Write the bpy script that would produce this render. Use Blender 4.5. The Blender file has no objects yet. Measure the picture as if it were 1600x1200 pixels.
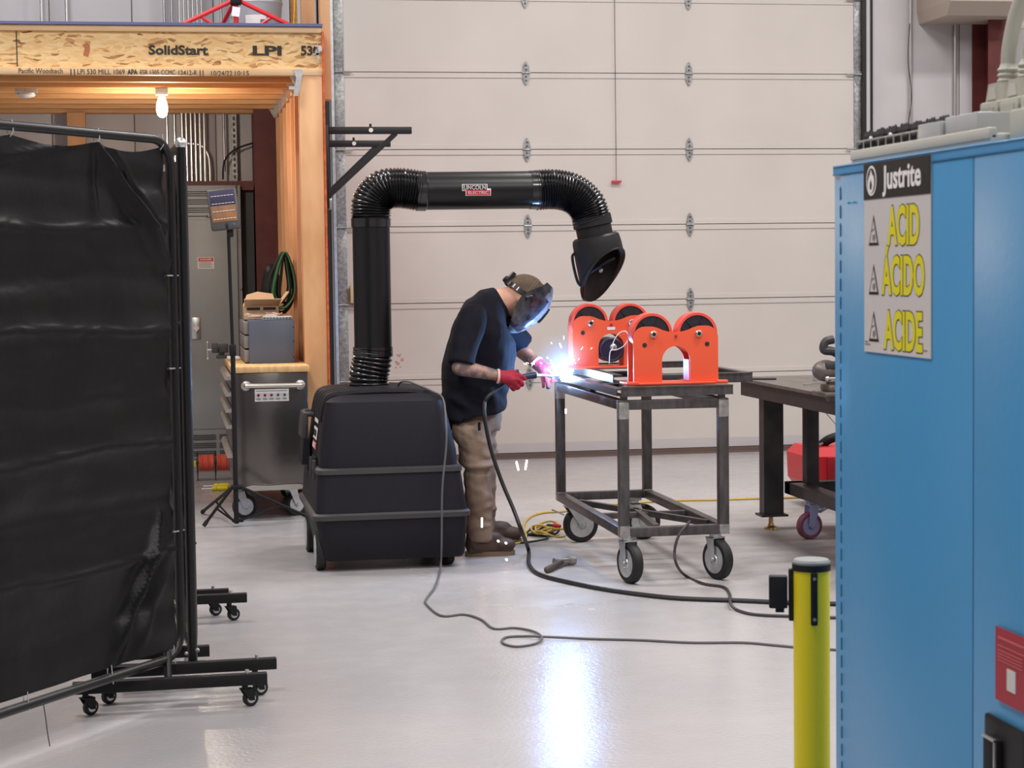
import bpy, bmesh, math, random
import numpy as np
from mathutils import Vector, Matrix, noise
random.seed(7)
R = math.radians
SC = bpy.context.scene
COL = SC.collection

# ------------------------------------------------------------------ camera, world, lights, exposure
EYE = Vector((0, 0, 1.55)); FPX = 3000.0
th, pt_, ph = R(10.2), R(3.53), R(0.75)
FW = Vector((math.sin(th)*math.cos(pt_), math.cos(th)*math.cos(pt_), -math.sin(pt_)))
r0 = Vector((math.cos(th), -math.sin(th), 0)); u0 = r0.cross(FW)
UP = u0*math.cos(ph) + r0*math.sin(ph); RT = r0*math.cos(ph) - u0*math.sin(ph)
cam_d = bpy.data.cameras.new('camera'); cam = bpy.data.objects.new('camera', cam_d); COL.objects.link(cam)
cam_d.sensor_width = 36; cam_d.lens = 36*FPX/1600; cam_d.clip_end = 100; cam_d.clip_start = 0.05
M = Matrix((RT, UP, -FW)).transposed().to_4x4(); M.translation = EYE; cam.matrix_world = M
SC.camera = cam
cam_d.dof.use_dof = True; cam_d.dof.focus_distance = 10.0; cam_d.dof.aperture_fstop = 18.0

w = bpy.data.worlds.new('world'); SC.world = w; w.use_nodes = True
w.node_tree.nodes['Background'].inputs[0].default_value = (0.9, 0.93, 1.0, 1)
w.node_tree.nodes['Background'].inputs[1].default_value = 0.3

def area(name, loc, sx, sy, e, col=(1, 0.97, 0.95), rot=(0, 0, 0)):
    l = bpy.data.lights.new(name, 'AREA'); l.shape = 'RECTANGLE'; l.size = sx; l.size_y = sy; l.energy = e; l.color = col
    o = bpy.data.objects.new(name, l); o.location = loc; o.rotation_euler = rot; COL.objects.link(o); return o
for i, (x, y) in enumerate([(-1.2, 3.0), (3.6, 3.0), (-1.2, 7.6), (3.6, 7.6), (7.0, 5.5), (-1.2, 11.4), (3.6, 11.6), (7.2, 11.0), (1.2, -1.5)]):
    area('high_bay_light', (x, y, 6.1), 1.4, 0.6, 225)
def point(name, loc, e, col, rad):
    l = bpy.data.lights.new(name, 'POINT'); l.energy = e; l.color = col; l.shadow_soft_size = rad
    o = bpy.data.objects.new(name, l); o.location = loc; COL.objects.link(o); return o
ARC = Vector((2.135, 10.20, 0.955))
point('arc_light', ARC + Vector((-0.012, -0.02, 0.03)), 56, (0.17, 0.44, 1.0), 0.02)
point('bulb_light', (0.01, 12.95, 2.50), 62, (1.0, 0.86, 0.70), 0.05)
SC.view_settings.view_transform = 'Standard'; SC.view_settings.look = 'None'
SC.view_settings.gamma = 1; SC.view_settings.use_curve_mapping = False
SC.view_settings.exposure = -0.5

def pw(x, y, Y):                        # the point seen at (x, y) that lies at depth Y in the building
    d = RT*((x-800)/FPX) - UP*((y-600)/FPX) + FW
    return EYE + d*(Y/d.y)
def pz(x, y, z=0.0):                    # the point seen at (x, y) at height z
    d = RT*((x-800)/FPX) - UP*((y-600)/FPX) + FW
    return EYE + d*((z-EYE.z)/d.z)

# ------------------------------------------------------------------ materials
def lin(c):
    return tuple((v/12.92 if v <= 0.04045 else ((v+0.055)/1.055)**2.4) for v in c)
def rgb(r, g, b): return lin((r/255, g/255, b/255))
MATS = {}
def mat(name, c, rough=0.5, metal=0.0, var=0.0, vscale=6.0, bump=0.0, bscale=40.0, c2=None, coat=0.0, stretch=None, emit=None, es=1.0, spec=0.5, rvar=0.0, detail=5):
    m = bpy.data.materials.new(name); m.use_nodes = True; nt = m.node_tree; b = nt.nodes['Principled BSDF']
    b.inputs['Base Color'].default_value = (*c, 1); b.inputs['Roughness'].default_value = rough; b.inputs['Metallic'].default_value = metal
    b.inputs['Coat Weight'].default_value = coat; b.inputs['Specular IOR Level'].default_value = spec
    tc = nt.nodes.new('ShaderNodeTexCoord'); vec = tc.outputs['Object']
    if stretch:
        mp = nt.nodes.new('ShaderNodeMapping'); mp.inputs['Scale'].default_value = stretch
        nt.links.new(vec, mp.inputs[0]); vec = mp.outputs[0]
    if var or c2 or rvar:
        n = nt.nodes.new('ShaderNodeTexNoise'); n.inputs['Scale'].default_value = vscale; n.inputs['Detail'].default_value = detail
        nt.links.new(vec, n.inputs['Vector'])
        if var or c2:
            cr = nt.nodes.new('ShaderNodeValToRGB')
            a = c2 if c2 else tuple(v*(1-var) for v in c); d = c if c2 else tuple(min(1, v*(1+var)) for v in c)
            cr.color_ramp.elements[0].color = (*a, 1); cr.color_ramp.elements[1].color = (*d, 1)
            cr.color_ramp.elements[0].position = 0.35; cr.color_ramp.elements[1].position = 0.65
            nt.links.new(n.outputs['Fac'], cr.inputs[0]); nt.links.new(cr.outputs[0], b.inputs['Base Color'])
        if rvar:
            mr = nt.nodes.new('ShaderNodeMapRange'); mr.inputs[1].default_value = 0.3; mr.inputs[2].default_value = 0.7
            mr.inputs[3].default_value = max(0.02, rough-rvar); mr.inputs[4].default_value = min(1, rough+rvar)
            nt.links.new(n.outputs['Fac'], mr.inputs[0]); nt.links.new(mr.outputs[0], b.inputs['Roughness'])
    if bump:
        n2 = nt.nodes.new('ShaderNodeTexNoise'); n2.inputs['Scale'].default_value = bscale; n2.inputs['Detail'].default_value = 6
        bp = nt.nodes.new('ShaderNodeBump'); bp.inputs['Strength'].default_value = bump; bp.inputs['Distance'].default_value = 0.01
        nt.links.new(vec, n2.inputs['Vector']); nt.links.new(n2.outputs['Fac'], bp.inputs['Height']); nt.links.new(bp.outputs[0], b.inputs['Normal'])
    if emit:
        b.inputs['Emission Color'].default_value = (*emit, 1); b.inputs['Emission Strength'].default_value = es
    MATS[name] = m; return m
def G(n): return MATS[n]

mat('wall_panel', rgb(184, 180, 182), 0.45, var=0.04, vscale=2)
mat('door_white', rgb(197, 191, 185), 0.5, var=0.035, vscale=1.3, c2=None)
mat('seam_brown', rgb(120, 108, 96), 0.8)  # brown backing that shows in the panel joints
mat('galvanised', rgb(150, 152, 152), 0.45, 0.6, var=0.3, vscale=38)
mat('conduit', rgb(200, 200, 198), 0.28, 0.9)
mat('zinc', rgb(205, 207, 208), 0.3, 0.85, var=0.1, vscale=30)
mat('red_iron', rgb(92, 38, 36), 0.55, var=0.15, vscale=8)
mat('lumber', rgb(208, 158, 104), 0.6, c2=rgb(188, 134, 82), vscale=5, stretch=(0.5, 0.5, 9), bump=0.1, bscale=20)
mat('lumber_x', rgb(208, 158, 104), 0.6, c2=rgb(190, 136, 84), vscale=5, stretch=(0.5, 9, 9), bump=0.1, bscale=20)
mat('lumber_post', rgb(222, 174, 128), 0.6, c2=rgb(206, 152, 104), vscale=3, stretch=(2.2, 2.2, 0.7))
mat('lumber_pale', rgb(218, 184, 142), 0.6, c2=rgb(204, 166, 122), vscale=4, stretch=(0.6, 8, 8))
mat('ink', rgb(52, 46, 42), 0.8)
mat('blue_edge', rgb(92, 98, 140), 0.7)
mat('osb_red', rgb(196, 92, 48), 0.7, var=0.25, vscale=30)
mat('panel_grey', rgb(150, 156, 158), 0.45, var=0.03)
mat('panel_dark', rgb(62, 64, 66), 0.6)
mat('white_label', rgb(225, 222, 218), 0.5)
mat('red_label', rgb(200, 50, 60), 0.5)
mat('black_steel', rgb(34, 32, 33), 0.42, 0.2)
mat('matte_black', rgb(20, 19, 21), 0.6, spec=0.3)
mat('black_rubber', rgb(20, 20, 21), 0.6)
mat('duct_black', rgb(15, 15, 17), 0.34, spec=0.4)
mat('hose_black', rgb(24, 24, 26), 0.2, coat=0.4)
mat('hood_black', rgb(32, 31, 32), 0.5, bump=0.1, bscale=150, spec=0.3)
mat('body_plastic', rgb(28, 27, 34), 0.55, bump=0.15, bscale=260, spec=0.22)
mat('body_edge', rgb(66, 64, 66), 0.5, spec=0.3)
mat('screen_vinyl', rgb(12, 12, 13), 0.36, var=0.2, vscale=3, bump=0.3, bscale=12, spec=0.22)
mat('screen_frame', rgb(16, 16, 17), 0.36, spec=0.4)
mat('raw_steel', rgb(84, 80, 80), 0.42, 0.5, var=0.22, vscale=12, stretch=(3, 1, 1))
mat('ground_steel', rgb(168, 165, 162), 0.35, 0.8, var=0.2, vscale=40)
mat('table_steel', rgb(64, 61, 62), 0.5, 0.4, var=0.2, vscale=9)
mat('table_top', rgb(112, 104, 99), 0.42, 0.5, var=0.2, vscale=14)
mat('orange_paint', rgb(238, 92, 58), 0.42, bump=0.05, bscale=90)
mat('orange_tyre', rgb(226, 84, 72), 0.45)
mat('hub_black', rgb(34, 32, 40), 0.45)
mat('motor_black', rgb(40, 34, 60), 0.35)
mat('nut', rgb(220, 215, 210), 0.25, 0.9)
mat('white_wire', rgb(235, 230, 230), 0.5)
mat('cab_blue', rgb(70, 146, 196), 0.36, bump=0.04, bscale=60)
mat('pale_tray', rgb(196, 193, 182), 0.5)
mat('light_grey_box', rgb(176, 178, 180), 0.4)
mat('connector_grey', rgb(178, 176, 164), 0.55)
mat('comb_black', rgb(40, 34, 36), 0.6)
mat('sign_white', rgb(206, 200, 198), 0.5)
mat('sign_black', rgb(22, 22, 24), 0.4)
mat('sign_yellow', rgb(226, 214, 20), 0.5)
mat('sticker_red', rgb(160, 40, 52), 0.5)
mat('sticker_pink', rgb(190, 90, 96), 0.6)
mat('stanchion_yellow', rgb(226, 206, 10), 0.38)
mat('cap_grey', rgb(130, 132, 132), 0.5)
mat('butcher_block', rgb(222, 184, 132), 0.45, c2=rgb(204, 160, 106), vscale=8, stretch=(6, 0.8, 1))
mat('chest_black', rgb(112, 107, 104), 0.24, 0.9, bump=0.9, bscale=1.6)
mat('alu', rgb(214, 208, 198), 0.3, 0.8)
mat('slate_box', rgb(88, 96, 112), 0.5)
mat('bin_grey', rgb(128, 124, 122), 0.5)
mat('cardboard', rgb(206, 172, 132), 0.75)
mat('cardboard_in', rgb(226, 196, 158), 0.75)
mat('glove_red', rgb(176, 34, 62), 0.75, c2=rgb(150, 24, 48), vscale=30, bump=0.3, bscale=120)
mat('glove_cuff', rgb(226, 200, 190), 0.8)
mat('glove_grip', rgb(44, 50, 60), 0.6)
mat('handle_blue', rgb(34, 50, 84), 0.45)
mat('shirt', rgb(20, 20, 30), 0.9, bump=0.2, bscale=60, spec=0.25)
mat('trousers', rgb(142, 122, 108), 0.9, c2=rgb(120, 101, 88), vscale=9, bump=0.25, bscale=80, spec=0.2)
mat('boot', rgb(70, 50, 42), 0.6, var=0.25, vscale=14)
mat('boot_sole', rgb(120, 98, 80), 0.8)
mat('skin', rgb(200, 150, 128), 0.55, var=0.06, vscale=14)
mat('cap_brown', rgb(104, 88, 76), 0.9, c2=rgb(86, 72, 62), vscale=22, spec=0.2)
mat('cap_stitch', rgb(140, 124, 108), 0.9)
mat('helmet', rgb(26, 24, 30), 0.2, c2=rgb(66, 64, 74), vscale=26, coat=0.6, detail=9)
mat('helmet_black', rgb(16, 16, 18), 0.25, coat=0.5)
mat('lens', rgb(20, 60, 40), 0.05, coat=1)
mat('red_plastic', rgb(196, 30, 40), 0.38)
mat('red_cord', rgb(214, 92, 74), 0.6)
mat('cord_black', rgb(32, 29, 31), 0.5)
mat('cord_grey', rgb(92, 88, 90), 0.5)
mat('cord_brown', rgb(60, 52, 56), 0.5)
mat('cord_yellow', rgb(190, 160, 70), 0.6)
mat('cord_green', rgb(54, 120, 76), 0.6)
mat('cord_dark', rgb(26, 30, 30), 0.6)
mat('rope_yellow', rgb(240, 190, 40), 0.6)
mat('yellow_grip', rgb(226, 208, 24), 0.5)
mat('castor_blue_sheen', rgb(150, 152, 190), 0.35, 0.5)  # blue reflection on the castor metal put into its colour
mat('castor_red', rgb(120, 60, 80), 0.5)
mat('brass', rgb(190, 160, 110), 0.3, 0.9)
mat('beige', rgb(176, 164, 152), 0.6)
mat('bucket_grey', rgb(176, 180, 184), 0.45)
mat('red_tube', rgb(226, 44, 46), 0.4)
mat('tag_white', rgb(240, 236, 234), 0.6)
mat('hammer_wood', rgb(84, 68, 62), 0.6)
mat('ceiling_white', rgb(210, 208, 204), 0.7)
mat('outlet', rgb(196, 190, 150), 0.5)
mat('led_pane_reflection', rgb(96, 70, 62), 0.5, c2=rgb(150, 108, 72), vscale=6, spec=0.2)  # orange-brown reflection put into the pane colour
mat('bulb', (1, 0.9, 0.75), 0.4, emit=(1.0, 0.84, 0.66), es=14)
mat('arc', (1, 1, 1), 0.4, emit=(0.62, 0.86, 1.0), es=160)
mat('spark', (1, 0.8, 0.6), 0.4, emit=(1.0, 0.62, 0.45), es=12)
mat('rail_hot', (1, 1, 1), 0.4, emit=(0.35, 0.65, 1.0), es=5)
mat('dust_lens', rgb(225, 225, 225), 0.3)

def floor_mat():
    m = bpy.data.materials.new('floor_concrete'); m.use_nodes = True; nt = m.node_tree; b = nt.nodes['Principled BSDF']; L = nt.links.new
    tc = nt.nodes.new('ShaderNodeTexCoord')
    def nz(s, d=6, st=None):
        n = nt.nodes.new('ShaderNodeTexNoise'); n.inputs['Scale'].default_value = s; n.inputs['Detail'].default_value = d
        if st:
            mp = nt.nodes.new('ShaderNodeMapping'); mp.inputs['Scale'].default_value = st; L(tc.outputs['Object'], mp.inputs[0]); L(mp.outputs[0], n.inputs['Vector'])
        else: L(tc.outputs['Object'], n.inputs['Vector'])
        return n.outputs['Fac']
    def mth(op, a, c):
        n = nt.nodes.new('ShaderNodeMath'); n.operation = op
        for i, v in enumerate((a, c)):
            if isinstance(v, (int, float)): n.inputs[i].default_value = v
            else: L(v, n.inputs[i])
        return n.outputs[0]
    def mr(v, a, c, d=0, e=1):
        n = nt.nodes.new('ShaderNodeMapRange'); L(v, n.inputs[0])
        for i, q in enumerate((a, c, d, e)): n.inputs[i+1].default_value = q
        return n.outputs[0]
    sep = nt.nodes.new('ShaderNodeSeparateXYZ'); L(tc.outputs['Object'], sep.inputs[0])
    # the worn bare patch round the welding cart
    wob = mth('MULTIPLY', mth('SUBTRACT', nz(1.3), 0.5), 1.6)
    yy = mth('ADD', sep.outputs[1], wob); xx = mth('ADD', sep.outputs[0], wob)
    worn = mth('MULTIPLY', mth('MULTIPLY', mr(yy, 8.3, 9.2), mr(yy, 12.6, 11.2)), mr(xx, 1.1, 2.0))
    base = nt.nodes.new('ShaderNodeMix'); base.data_type = 'RGBA'
    base.inputs['A'].default_value = (*rgb(168, 166, 168), 1); base.inputs['B'].default_value = (*rgb(180, 177, 178), 1); L(mr(nz(0.9), .3, .7), base.inputs['Factor'])
    dirt = nt.nodes.new('ShaderNodeMix'); dirt.data_type = 'RGBA'
    dirt.inputs['A'].default_value = (*rgb(138, 133, 132), 1); dirt.inputs['B'].default_value = (*rgb(176, 171, 168), 1); L(mr(nz(5, 9, (1, 1.4, 1)), .3, .66), dirt.inputs['Factor'])
    mx = nt.nodes.new('ShaderNodeMix'); mx.data_type = 'RGBA'; L(base.outputs['Result'], mx.inputs['A']); L(dirt.outputs['Result'], mx.inputs['B'])
    L(mth('MULTIPLY', worn, mr(nz(2.6), .3, .68, .3, 1)), mx.inputs['Factor'])
    L(mx.outputs['Result'], b.inputs['Base Color'])
    L(mth('ADD', mr(nz(7), .3, .7, .16, .26), mth('MULTIPLY', worn, 0.30)), b.inputs['Roughness'])
    n1 = nz(55, 4); bp = nt.nodes.new('ShaderNodeBump'); bp.inputs['Strength'].default_value = 0.16; bp.inputs['Distance'].default_value = 0.01; L(n1, bp.inputs['Height']); L(bp.outputs[0], b.inputs['Normal'])
    MATS['floor'] = m
floor_mat()

def osb_mat():
    m = bpy.data.materials.new('osb'); m.use_nodes = True; nt = m.node_tree; b = nt.nodes['Principled BSDF']; L = nt.links.new
    tc = nt.nodes.new('ShaderNodeTexCoord'); b.inputs['Roughness'].default_value = 0.65
    w1 = nt.nodes.new('ShaderNodeTexNoise'); w1.inputs['Scale'].default_value = 6; L(tc.outputs['Object'], w1.inputs['Vector'])
    ad = nt.nodes.new('ShaderNodeMixRGB'); ad.blend_type = 'ADD'; ad.inputs[0].default_value = 0.08; L(tc.outputs['Object'], ad.inputs[1]); L(w1.outputs['Color'], ad.inputs[2])
    mp = nt.nodes.new('ShaderNodeMapping'); mp.inputs['Rotation'].default_value = (0, 0.35, 0); mp.inputs['Scale'].default_value = (22, 14, 80); L(ad.outputs[0], mp.inputs[0])
    v = nt.nodes.new('ShaderNodeTexVoronoi'); v.inputs['Scale'].default_value = 1.0; L(mp.outputs[0], v.inputs['Vector'])
    cr = nt.nodes.new('ShaderNodeValToRGB'); e = cr.color_ramp.elements
    e[0].color = (*rgb(140, 92, 52), 1); e[0].position = 0; e[1].color = (*rgb(232, 200, 148), 1); e[1].position = 1
    for p, c in ((.07, (190, 142, 88)), (.18, (220, 176, 118)), (.6, (228, 190, 134))):
        q = cr.color_ramp.elements.new(p); q.color = (*rgb(*c), 1)
    bw = nt.nodes.new('ShaderNodeSeparateColor'); L(v.outputs['Color'], bw.inputs[0]); L(bw.outputs[0], cr.inputs[0]); L(cr.outputs[0], b.inputs['Base Color'])
    MATS['osb'] = m
osb_mat()

def skin_ink():
    m = MATS['skin']; nt = m.node_tree; b = nt.nodes['Principled BSDF']; L = nt.links.new
    src = b.inputs['Base Color'].links[0].from_socket
    tc = nt.nodes.new('ShaderNodeTexCoord'); sp = nt.nodes.new('ShaderNodeSeparateXYZ'); L(tc.outputs['Object'], sp.inputs[0])
    a = nt.nodes.new('ShaderNodeMapRange'); L(sp.outputs[2], a.inputs[0])
    for i, v in enumerate((1.075, 1.045, 0, 1)): a.inputs[i+1].default_value = v
    n = nt.nodes.new('ShaderNodeTexNoise'); n.inputs['Scale'].default_value = 34; n.inputs['Detail'].default_value = 4; L(tc.outputs['Object'], n.inputs['Vector'])
    r = nt.nodes.new('ShaderNodeMapRange'); L(n.outputs['Fac'], r.inputs[0])
    for i, v in enumerate((0.4, 0.56, 0.45, 0.95)): r.inputs[i+1].default_value = v
    mu = nt.nodes.new('ShaderNodeMath'); mu.operation = 'MULTIPLY'; L(a.outputs[0], mu.inputs[0]); L(r.outputs[0], mu.inputs[1])
    mx = nt.nodes.new('ShaderNodeMix'); mx.data_type = 'RGBA'; L(mu.outputs[0], mx.inputs['Factor']); L(src, mx.inputs['A']); mx.inputs['B'].default_value = (*rgb(104, 96, 98), 1)
    L(mx.outputs['Result'], b.inputs['Base Color'])
skin_ink()

# ------------------------------------------------------------------ builders
ORG = {}
def setp(o, label=None, cat=None, group=None, kind=None):
    if label: o['label'] = label
    if cat: o['category'] = cat
    if group: o['group'] = group
    if kind: o['kind'] = kind
    return o
def thing(name, label, cat, loc=(0, 0, 0), rot=0, group=None, local=False):
    o = bpy.data.objects.new(name, None); COL.objects.link(o); o.empty_display_size = 0.1
    o.location = loc; o.rotation_euler = (0, 0, rot)
    ORG[o.name] = Vector((0, 0, 0)) if local else Vector(loc)
    return setp(o, label, cat, group)
class MB:
    def __init__(s): s.bm = bmesh.new()
    def box(s, x0, x1, y0, y1, z0, z1, bev=0.0, m=None):
        g = bmesh.ops.create_cube(s.bm, size=1.0); vs = g['verts']
        for v in vs: v.co = Vector(((x0+x1)/2+v.co.x*(x1-x0), (y0+y1)/2+v.co.y*(y1-y0), (z0+z1)/2+v.co.z*(z1-z0)))
        if bev:
            es = list({e for v in vs for e in v.link_edges}); r = bmesh.ops.bevel(s.bm, geom=es, offset=bev, segments=2, affect='EDGES', profile=0.5)
            vs = list({v for f in r['faces'] for v in f.verts} | {v for v in vs if v.is_valid})
        if m is not None:
            for v in vs: v.co = m @ v.co
        return s
    def ring(s, pts): return [s.bm.verts.new(p) for p in pts]
    def loft(s, rings, caps=True, closed=True, loop=False):
        rs = [s.ring(r) for r in rings]; n = len(rs[0]); k = len(rs)
        for i in range(k if loop else k-1):
            a, b = rs[i], rs[(i+1) % k]
            for j in range(n if closed else n-1):
                try: s.bm.faces.new((a[j], a[(j+1) % n], b[(j+1) % n], b[j]))
                except ValueError: pass
        if caps and closed and not loop:
            s.bm.faces.new(rs[0][::-1]); s.bm.faces.new(rs[-1])
        return s
    def tube(s, pts, r, n=10, closed=False, caps=True):
        pts = [Vector(p) for p in pts]; k = len(pts)
        rr = r if hasattr(r, '__len__') else [r]*k
        T = []
        for i in range(k):
            if closed: t = pts[(i+1) % k]-pts[i-1]
            else: t = pts[min(i+1, k-1)]-pts[max(i-1, 0)]
            T.append(t.normalized() if t.length > 1e-9 else Vector((0, 0, 1)))
        a = Vector((0, 0, 1)) if abs(T[0].z) < 0.9 else Vector((1, 0, 0))
        N = (a - T[0]*a.dot(T[0])).normalized(); rings = []
        for i in range(k):
            N = (N - T[i]*N.dot(T[i])).normalized(); B = T[i].cross(N)
            rings.append([pts[i] + (N*math.cos(2*math.pi*j/n)+B*math.sin(2*math.pi*j/n))*rr[i] for j in range(n)])
        s.loft(rings, caps=caps, loop=closed); return s
    def cyl(s, p0, p1, r0, r1=None, n=20): return s.tube([p0, p1], [r0, r0 if r1 is None else r1], n)
    def lathe(s, prof, p0, axis, n=28, caps=True, ring=False):       # prof: (distance along axis, radius)
        p0 = Vector(p0); ax = Vector(axis).normalized(); a = Vector((0, 0, 1)) if abs(ax.z) < .9 else Vector((1, 0, 0))
        N = (a-ax*a.dot(ax)).normalized(); B = ax.cross(N)
        s.loft([[p0+ax*t+(N*math.cos(2*math.pi*j/n)+B*math.sin(2*math.pi*j/n))*max(r, 1e-4) for j in range(n)] for t, r in prof], caps=caps, loop=ring); return s
    def sph(s, c, r, m=None, n=16):
        g = bmesh.ops.create_uvsphere(s.bm, u_segments=n, v_segments=max(6, n*2//3), radius=1.0)
        rr = r if hasattr(r, '__len__') else (r, r, r)
        for v in g['verts']:
            q = Vector((v.co.x*rr[0], v.co.y*rr[1], v.co.z*rr[2]))
            v.co = Vector(c) + (m @ q if m is not None else q)
        return s
    def cap(s, p0, r0, p1, r1, n=14):                     # tapered capsule
        s.sph(p0, r0, n=n); s.sph(p1, r1, n=n); s.cyl(p0, p1, r0*0.995, r1*0.995, n=n); return s
    def prism(s, poly, y0, y1, ax='y'):                   # polygon in x,z pushed from y0 to y1
        f = {'y': lambda p, q: (p[0], q, p[1]), 'x': lambda p, q: (q, p[0], p[1]), 'z': lambda p, q: (p[0], p[1], q)}[ax]
        s.loft([[f(p, y0) for p in poly], [f(p, y1) for p in poly]]); return s
    def xf(s, m):
        for v in s.bm.verts: v.co = m @ v.co
        return s
    def build(s, name, m, parent=None, label=None, cat=None, group=None, kind=None, flat=False, ang=35):
        bmesh.ops.recalc_face_normals(s.bm, faces=s.bm.faces[:])
        me = bpy.data.meshes.new(name)
        if parent is not None:
            og = ORG[parent.name]
            if og.length: bmesh.ops.translate(s.bm, vec=-og, verts=s.bm.verts[:])
        s.bm.to_mesh(me); s.bm.free()
        me.materials.append(G(m) if isinstance(m, str) else m)
        if not flat:
            for p in me.polygons: p.use_smooth = True
            me.set_sharp_from_angle(angle=R(ang))
        o = bpy.data.objects.new(name, me); COL.objects.link(o)
        if parent is not None: o.parent = parent; ORG[o.name] = ORG[parent.name]
        else: ORG[o.name] = Vector((0, 0, 0))
        return setp(o, label, cat, group, kind)
def bx(name, m, parent, *a, **k):
    bev = k.pop('bev', 0.0); return MB().box(*a, bev=bev).build(name, m, parent, **k)
def dup(root, loc=None, rot=None, label=None, delta=None):
    r = root.copy(); COL.objects.link(r); ORG[r.name] = Vector((0, 0, 0))
    if loc is not None: r.location = loc
    if delta is not None: r.location = root.location + Vector(delta)
    if rot is not None: r.rotation_euler = (0, 0, rot)
    if label: r['label'] = label
    for c in root.children:
        d = c.copy(); COL.objects.link(d); d.parent = r
        for g in c.children:
            e = g.copy(); COL.objects.link(e); e.parent = d
    return r
def spline(pts, k=8, closed=False):                       # Catmull-Rom
    P = [Vector(p) for p in pts]; out = []; n = len(P)
    for i in range(n if closed else n-1):
        if closed: a, b, c, d = P[i-1], P[i], P[(i+1) % n], P[(i+2) % n]
        else: a, b, c, d = P[max(i-1, 0)], P[i], P[i+1], P[min(i+2, n-1)]
        for j in range(k):
            t = j/k
            out.append(0.5*((2*b)+(c-a)*t+(2*a-5*b+4*c-d)*t*t+(3*b-a-3*c+d)*t**3))
    if not closed: out.append(P[-1])
    return out
def text(s, size, m, parent, O, X, Z, sx=1.0, bold=0.0, name='lettering', align='CENTER', ext=0.0006, label=None, wrap=None, fit=None, split=False):
    c = bpy.data.curves.new('t', 'FONT'); c.body = s; c.size = size; c.align_x = align; c.align_y = 'CENTER'; c.extrude = ext; c.offset = bold; c.resolution_u = 3
    t = bpy.data.objects.new('t', c); COL.objects.link(t)
    dg = bpy.context.evaluated_depsgraph_get(); me = bpy.data.meshes.new_from_object(t.evaluated_get(dg))
    bpy.data.objects.remove(t); bpy.data.curves.remove(c)
    if fit:
        xs = [v.co.x for v in me.vertices]; wd = max(xs)-min(xs); mid = (max(xs)+min(xs))/2; sx = fit/wd
        for v in me.vertices: v.co.x -= mid
    X = Vector(X).normalized(); Z = Vector(Z).normalized(); O = Vector(O); N = X.cross(Z)
    og = ORG[parent.name]
    flatx = [v.co.x for v in me.vertices]
    for v in me.vertices:
        q = O + X*v.co.x*sx + Z*v.co.y + N*v.co.z
        if wrap: q = wrap(q)
        v.co = q - og
    me.materials.clear(); me.materials.append(G(m))
    if not split:
        o = bpy.data.objects.new(name, me); COL.objects.link(o); o.parent = parent; ORG[o.name] = og
        if label: o['label'] = label
        return o
    # one object per letter
    par = list(range(len(me.vertices)))
    def find(i):
        while par[i] != i: par[i] = par[par[i]]; i = par[i]
        return i
    for e in me.edges: par[find(e.vertices[0])] = find(e.vertices[1])
    isl = {}
    for i in range(len(par)): isl.setdefault(find(i), []).append(i)
    spans = sorted([(min(flatx[i] for i in v), max(flatx[i] for i in v), v) for v in isl.values()], key=lambda q: q[0]); groups = []
    for a, b, v in spans:
        if groups and a < groups[-1][1]-0.35*min(b-a, groups[-1][1]-groups[-1][0]): groups[-1] = (groups[-1][0], max(b, groups[-1][1]), groups[-1][2]+v)
        else: groups.append((a, b, v))
    for a, b, v in groups:
        idx = {k: i for i, k in enumerate(v)}; m2 = bpy.data.meshes.new(name)
        m2.from_pydata([me.vertices[k].co[:] for k in v], [], [[idx[k] for k in p.vertices] for p in me.polygons if p.vertices[0] in idx])
        m2.materials.append(G(m)); o = bpy.data.objects.new(name, m2); COL.objects.link(o); o.parent = parent; ORG[o.name] = og
    return None
def organic(mb, voxel, smooth=6, disp=None):              # fuse overlapping solids into one continuous skin
    me = bpy.data.meshes.new('tmp'); bmesh.ops.recalc_face_normals(mb.bm, faces=mb.bm.faces[:]); mb.bm.to_mesh(me); mb.bm.free()
    o = bpy.data.objects.new('tmp', me); COL.objects.link(o)
    r = o.modifiers.new('r', 'REMESH'); r.mode = 'VOXEL'; r.voxel_size = voxel
    if smooth: s = o.modifiers.new('s', 'SMOOTH'); s.iterations = smooth; s.factor = 0.5
    dg = bpy.context.evaluated_depsgraph_get(); m2 = bpy.data.meshes.new_from_object(o.evaluated_get(dg))
    bpy.data.objects.remove(o); q = MB(); q.bm.from_mesh(m2); bpy.data.meshes.remove(m2)
    if disp:
        q.bm.normal_update()
        dd = [(v, v.normal*disp(v.co)) for v in q.bm.verts]
        for v, d in dd: v.co += d
    return q

# ------------------------------------------------------------------ the room shell
YB = 15.2
MB().box(-6, 10, -5, YB+0.3, -0.2, 0).build('floor', 'floor', kind='structure')
MB().box(-6, 10, -5, YB+0.3, 6.4, 6.6).build('ceiling', 'ceiling_white', kind='structure')
MB().box(-6.2, -6, -5, YB+0.3, 0, 6.4).build('wall_left', 'wall_panel', kind='structure')
MB().box(10, 10.2, -5, YB+0.3, 0, 6.4).build('wall_right', 'wall_panel', kind='structure')
MB().box(-6, 10, -5.2, -5, 0, 6.4).build('wall_front', 'wall_panel', kind='structure')
wb = thing('wall_back', None, None); wb['kind'] = 'structure'
DX0, DX1 = 1.345, 5.675
def panel_strip(x0, x1, z0, z1, wd=0.62):
    x = x0
    while x < x1-0.05:
        xe = min(x+wd, x1)
        MB().box(x+0.004, xe-0.004, YB, YB+0.12, z0, z1, bev=0.003).build('wall_panel', 'wall_panel', wb); x = xe
MB().box(-6, 10, YB+0.02, YB+0.1, 5.0, 6.4).build('backing', 'wall_panel', wb)
MB().box(-6, DX0-0.09, YB+0.01, YB+0.1, 0, 5.0).build('backing', 'seam_brown', wb)
MB().box(DX1+0.10, 10, YB+0.01, YB+0.1, 0, 5.0).build('backing', 'seam_brown', wb)
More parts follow.
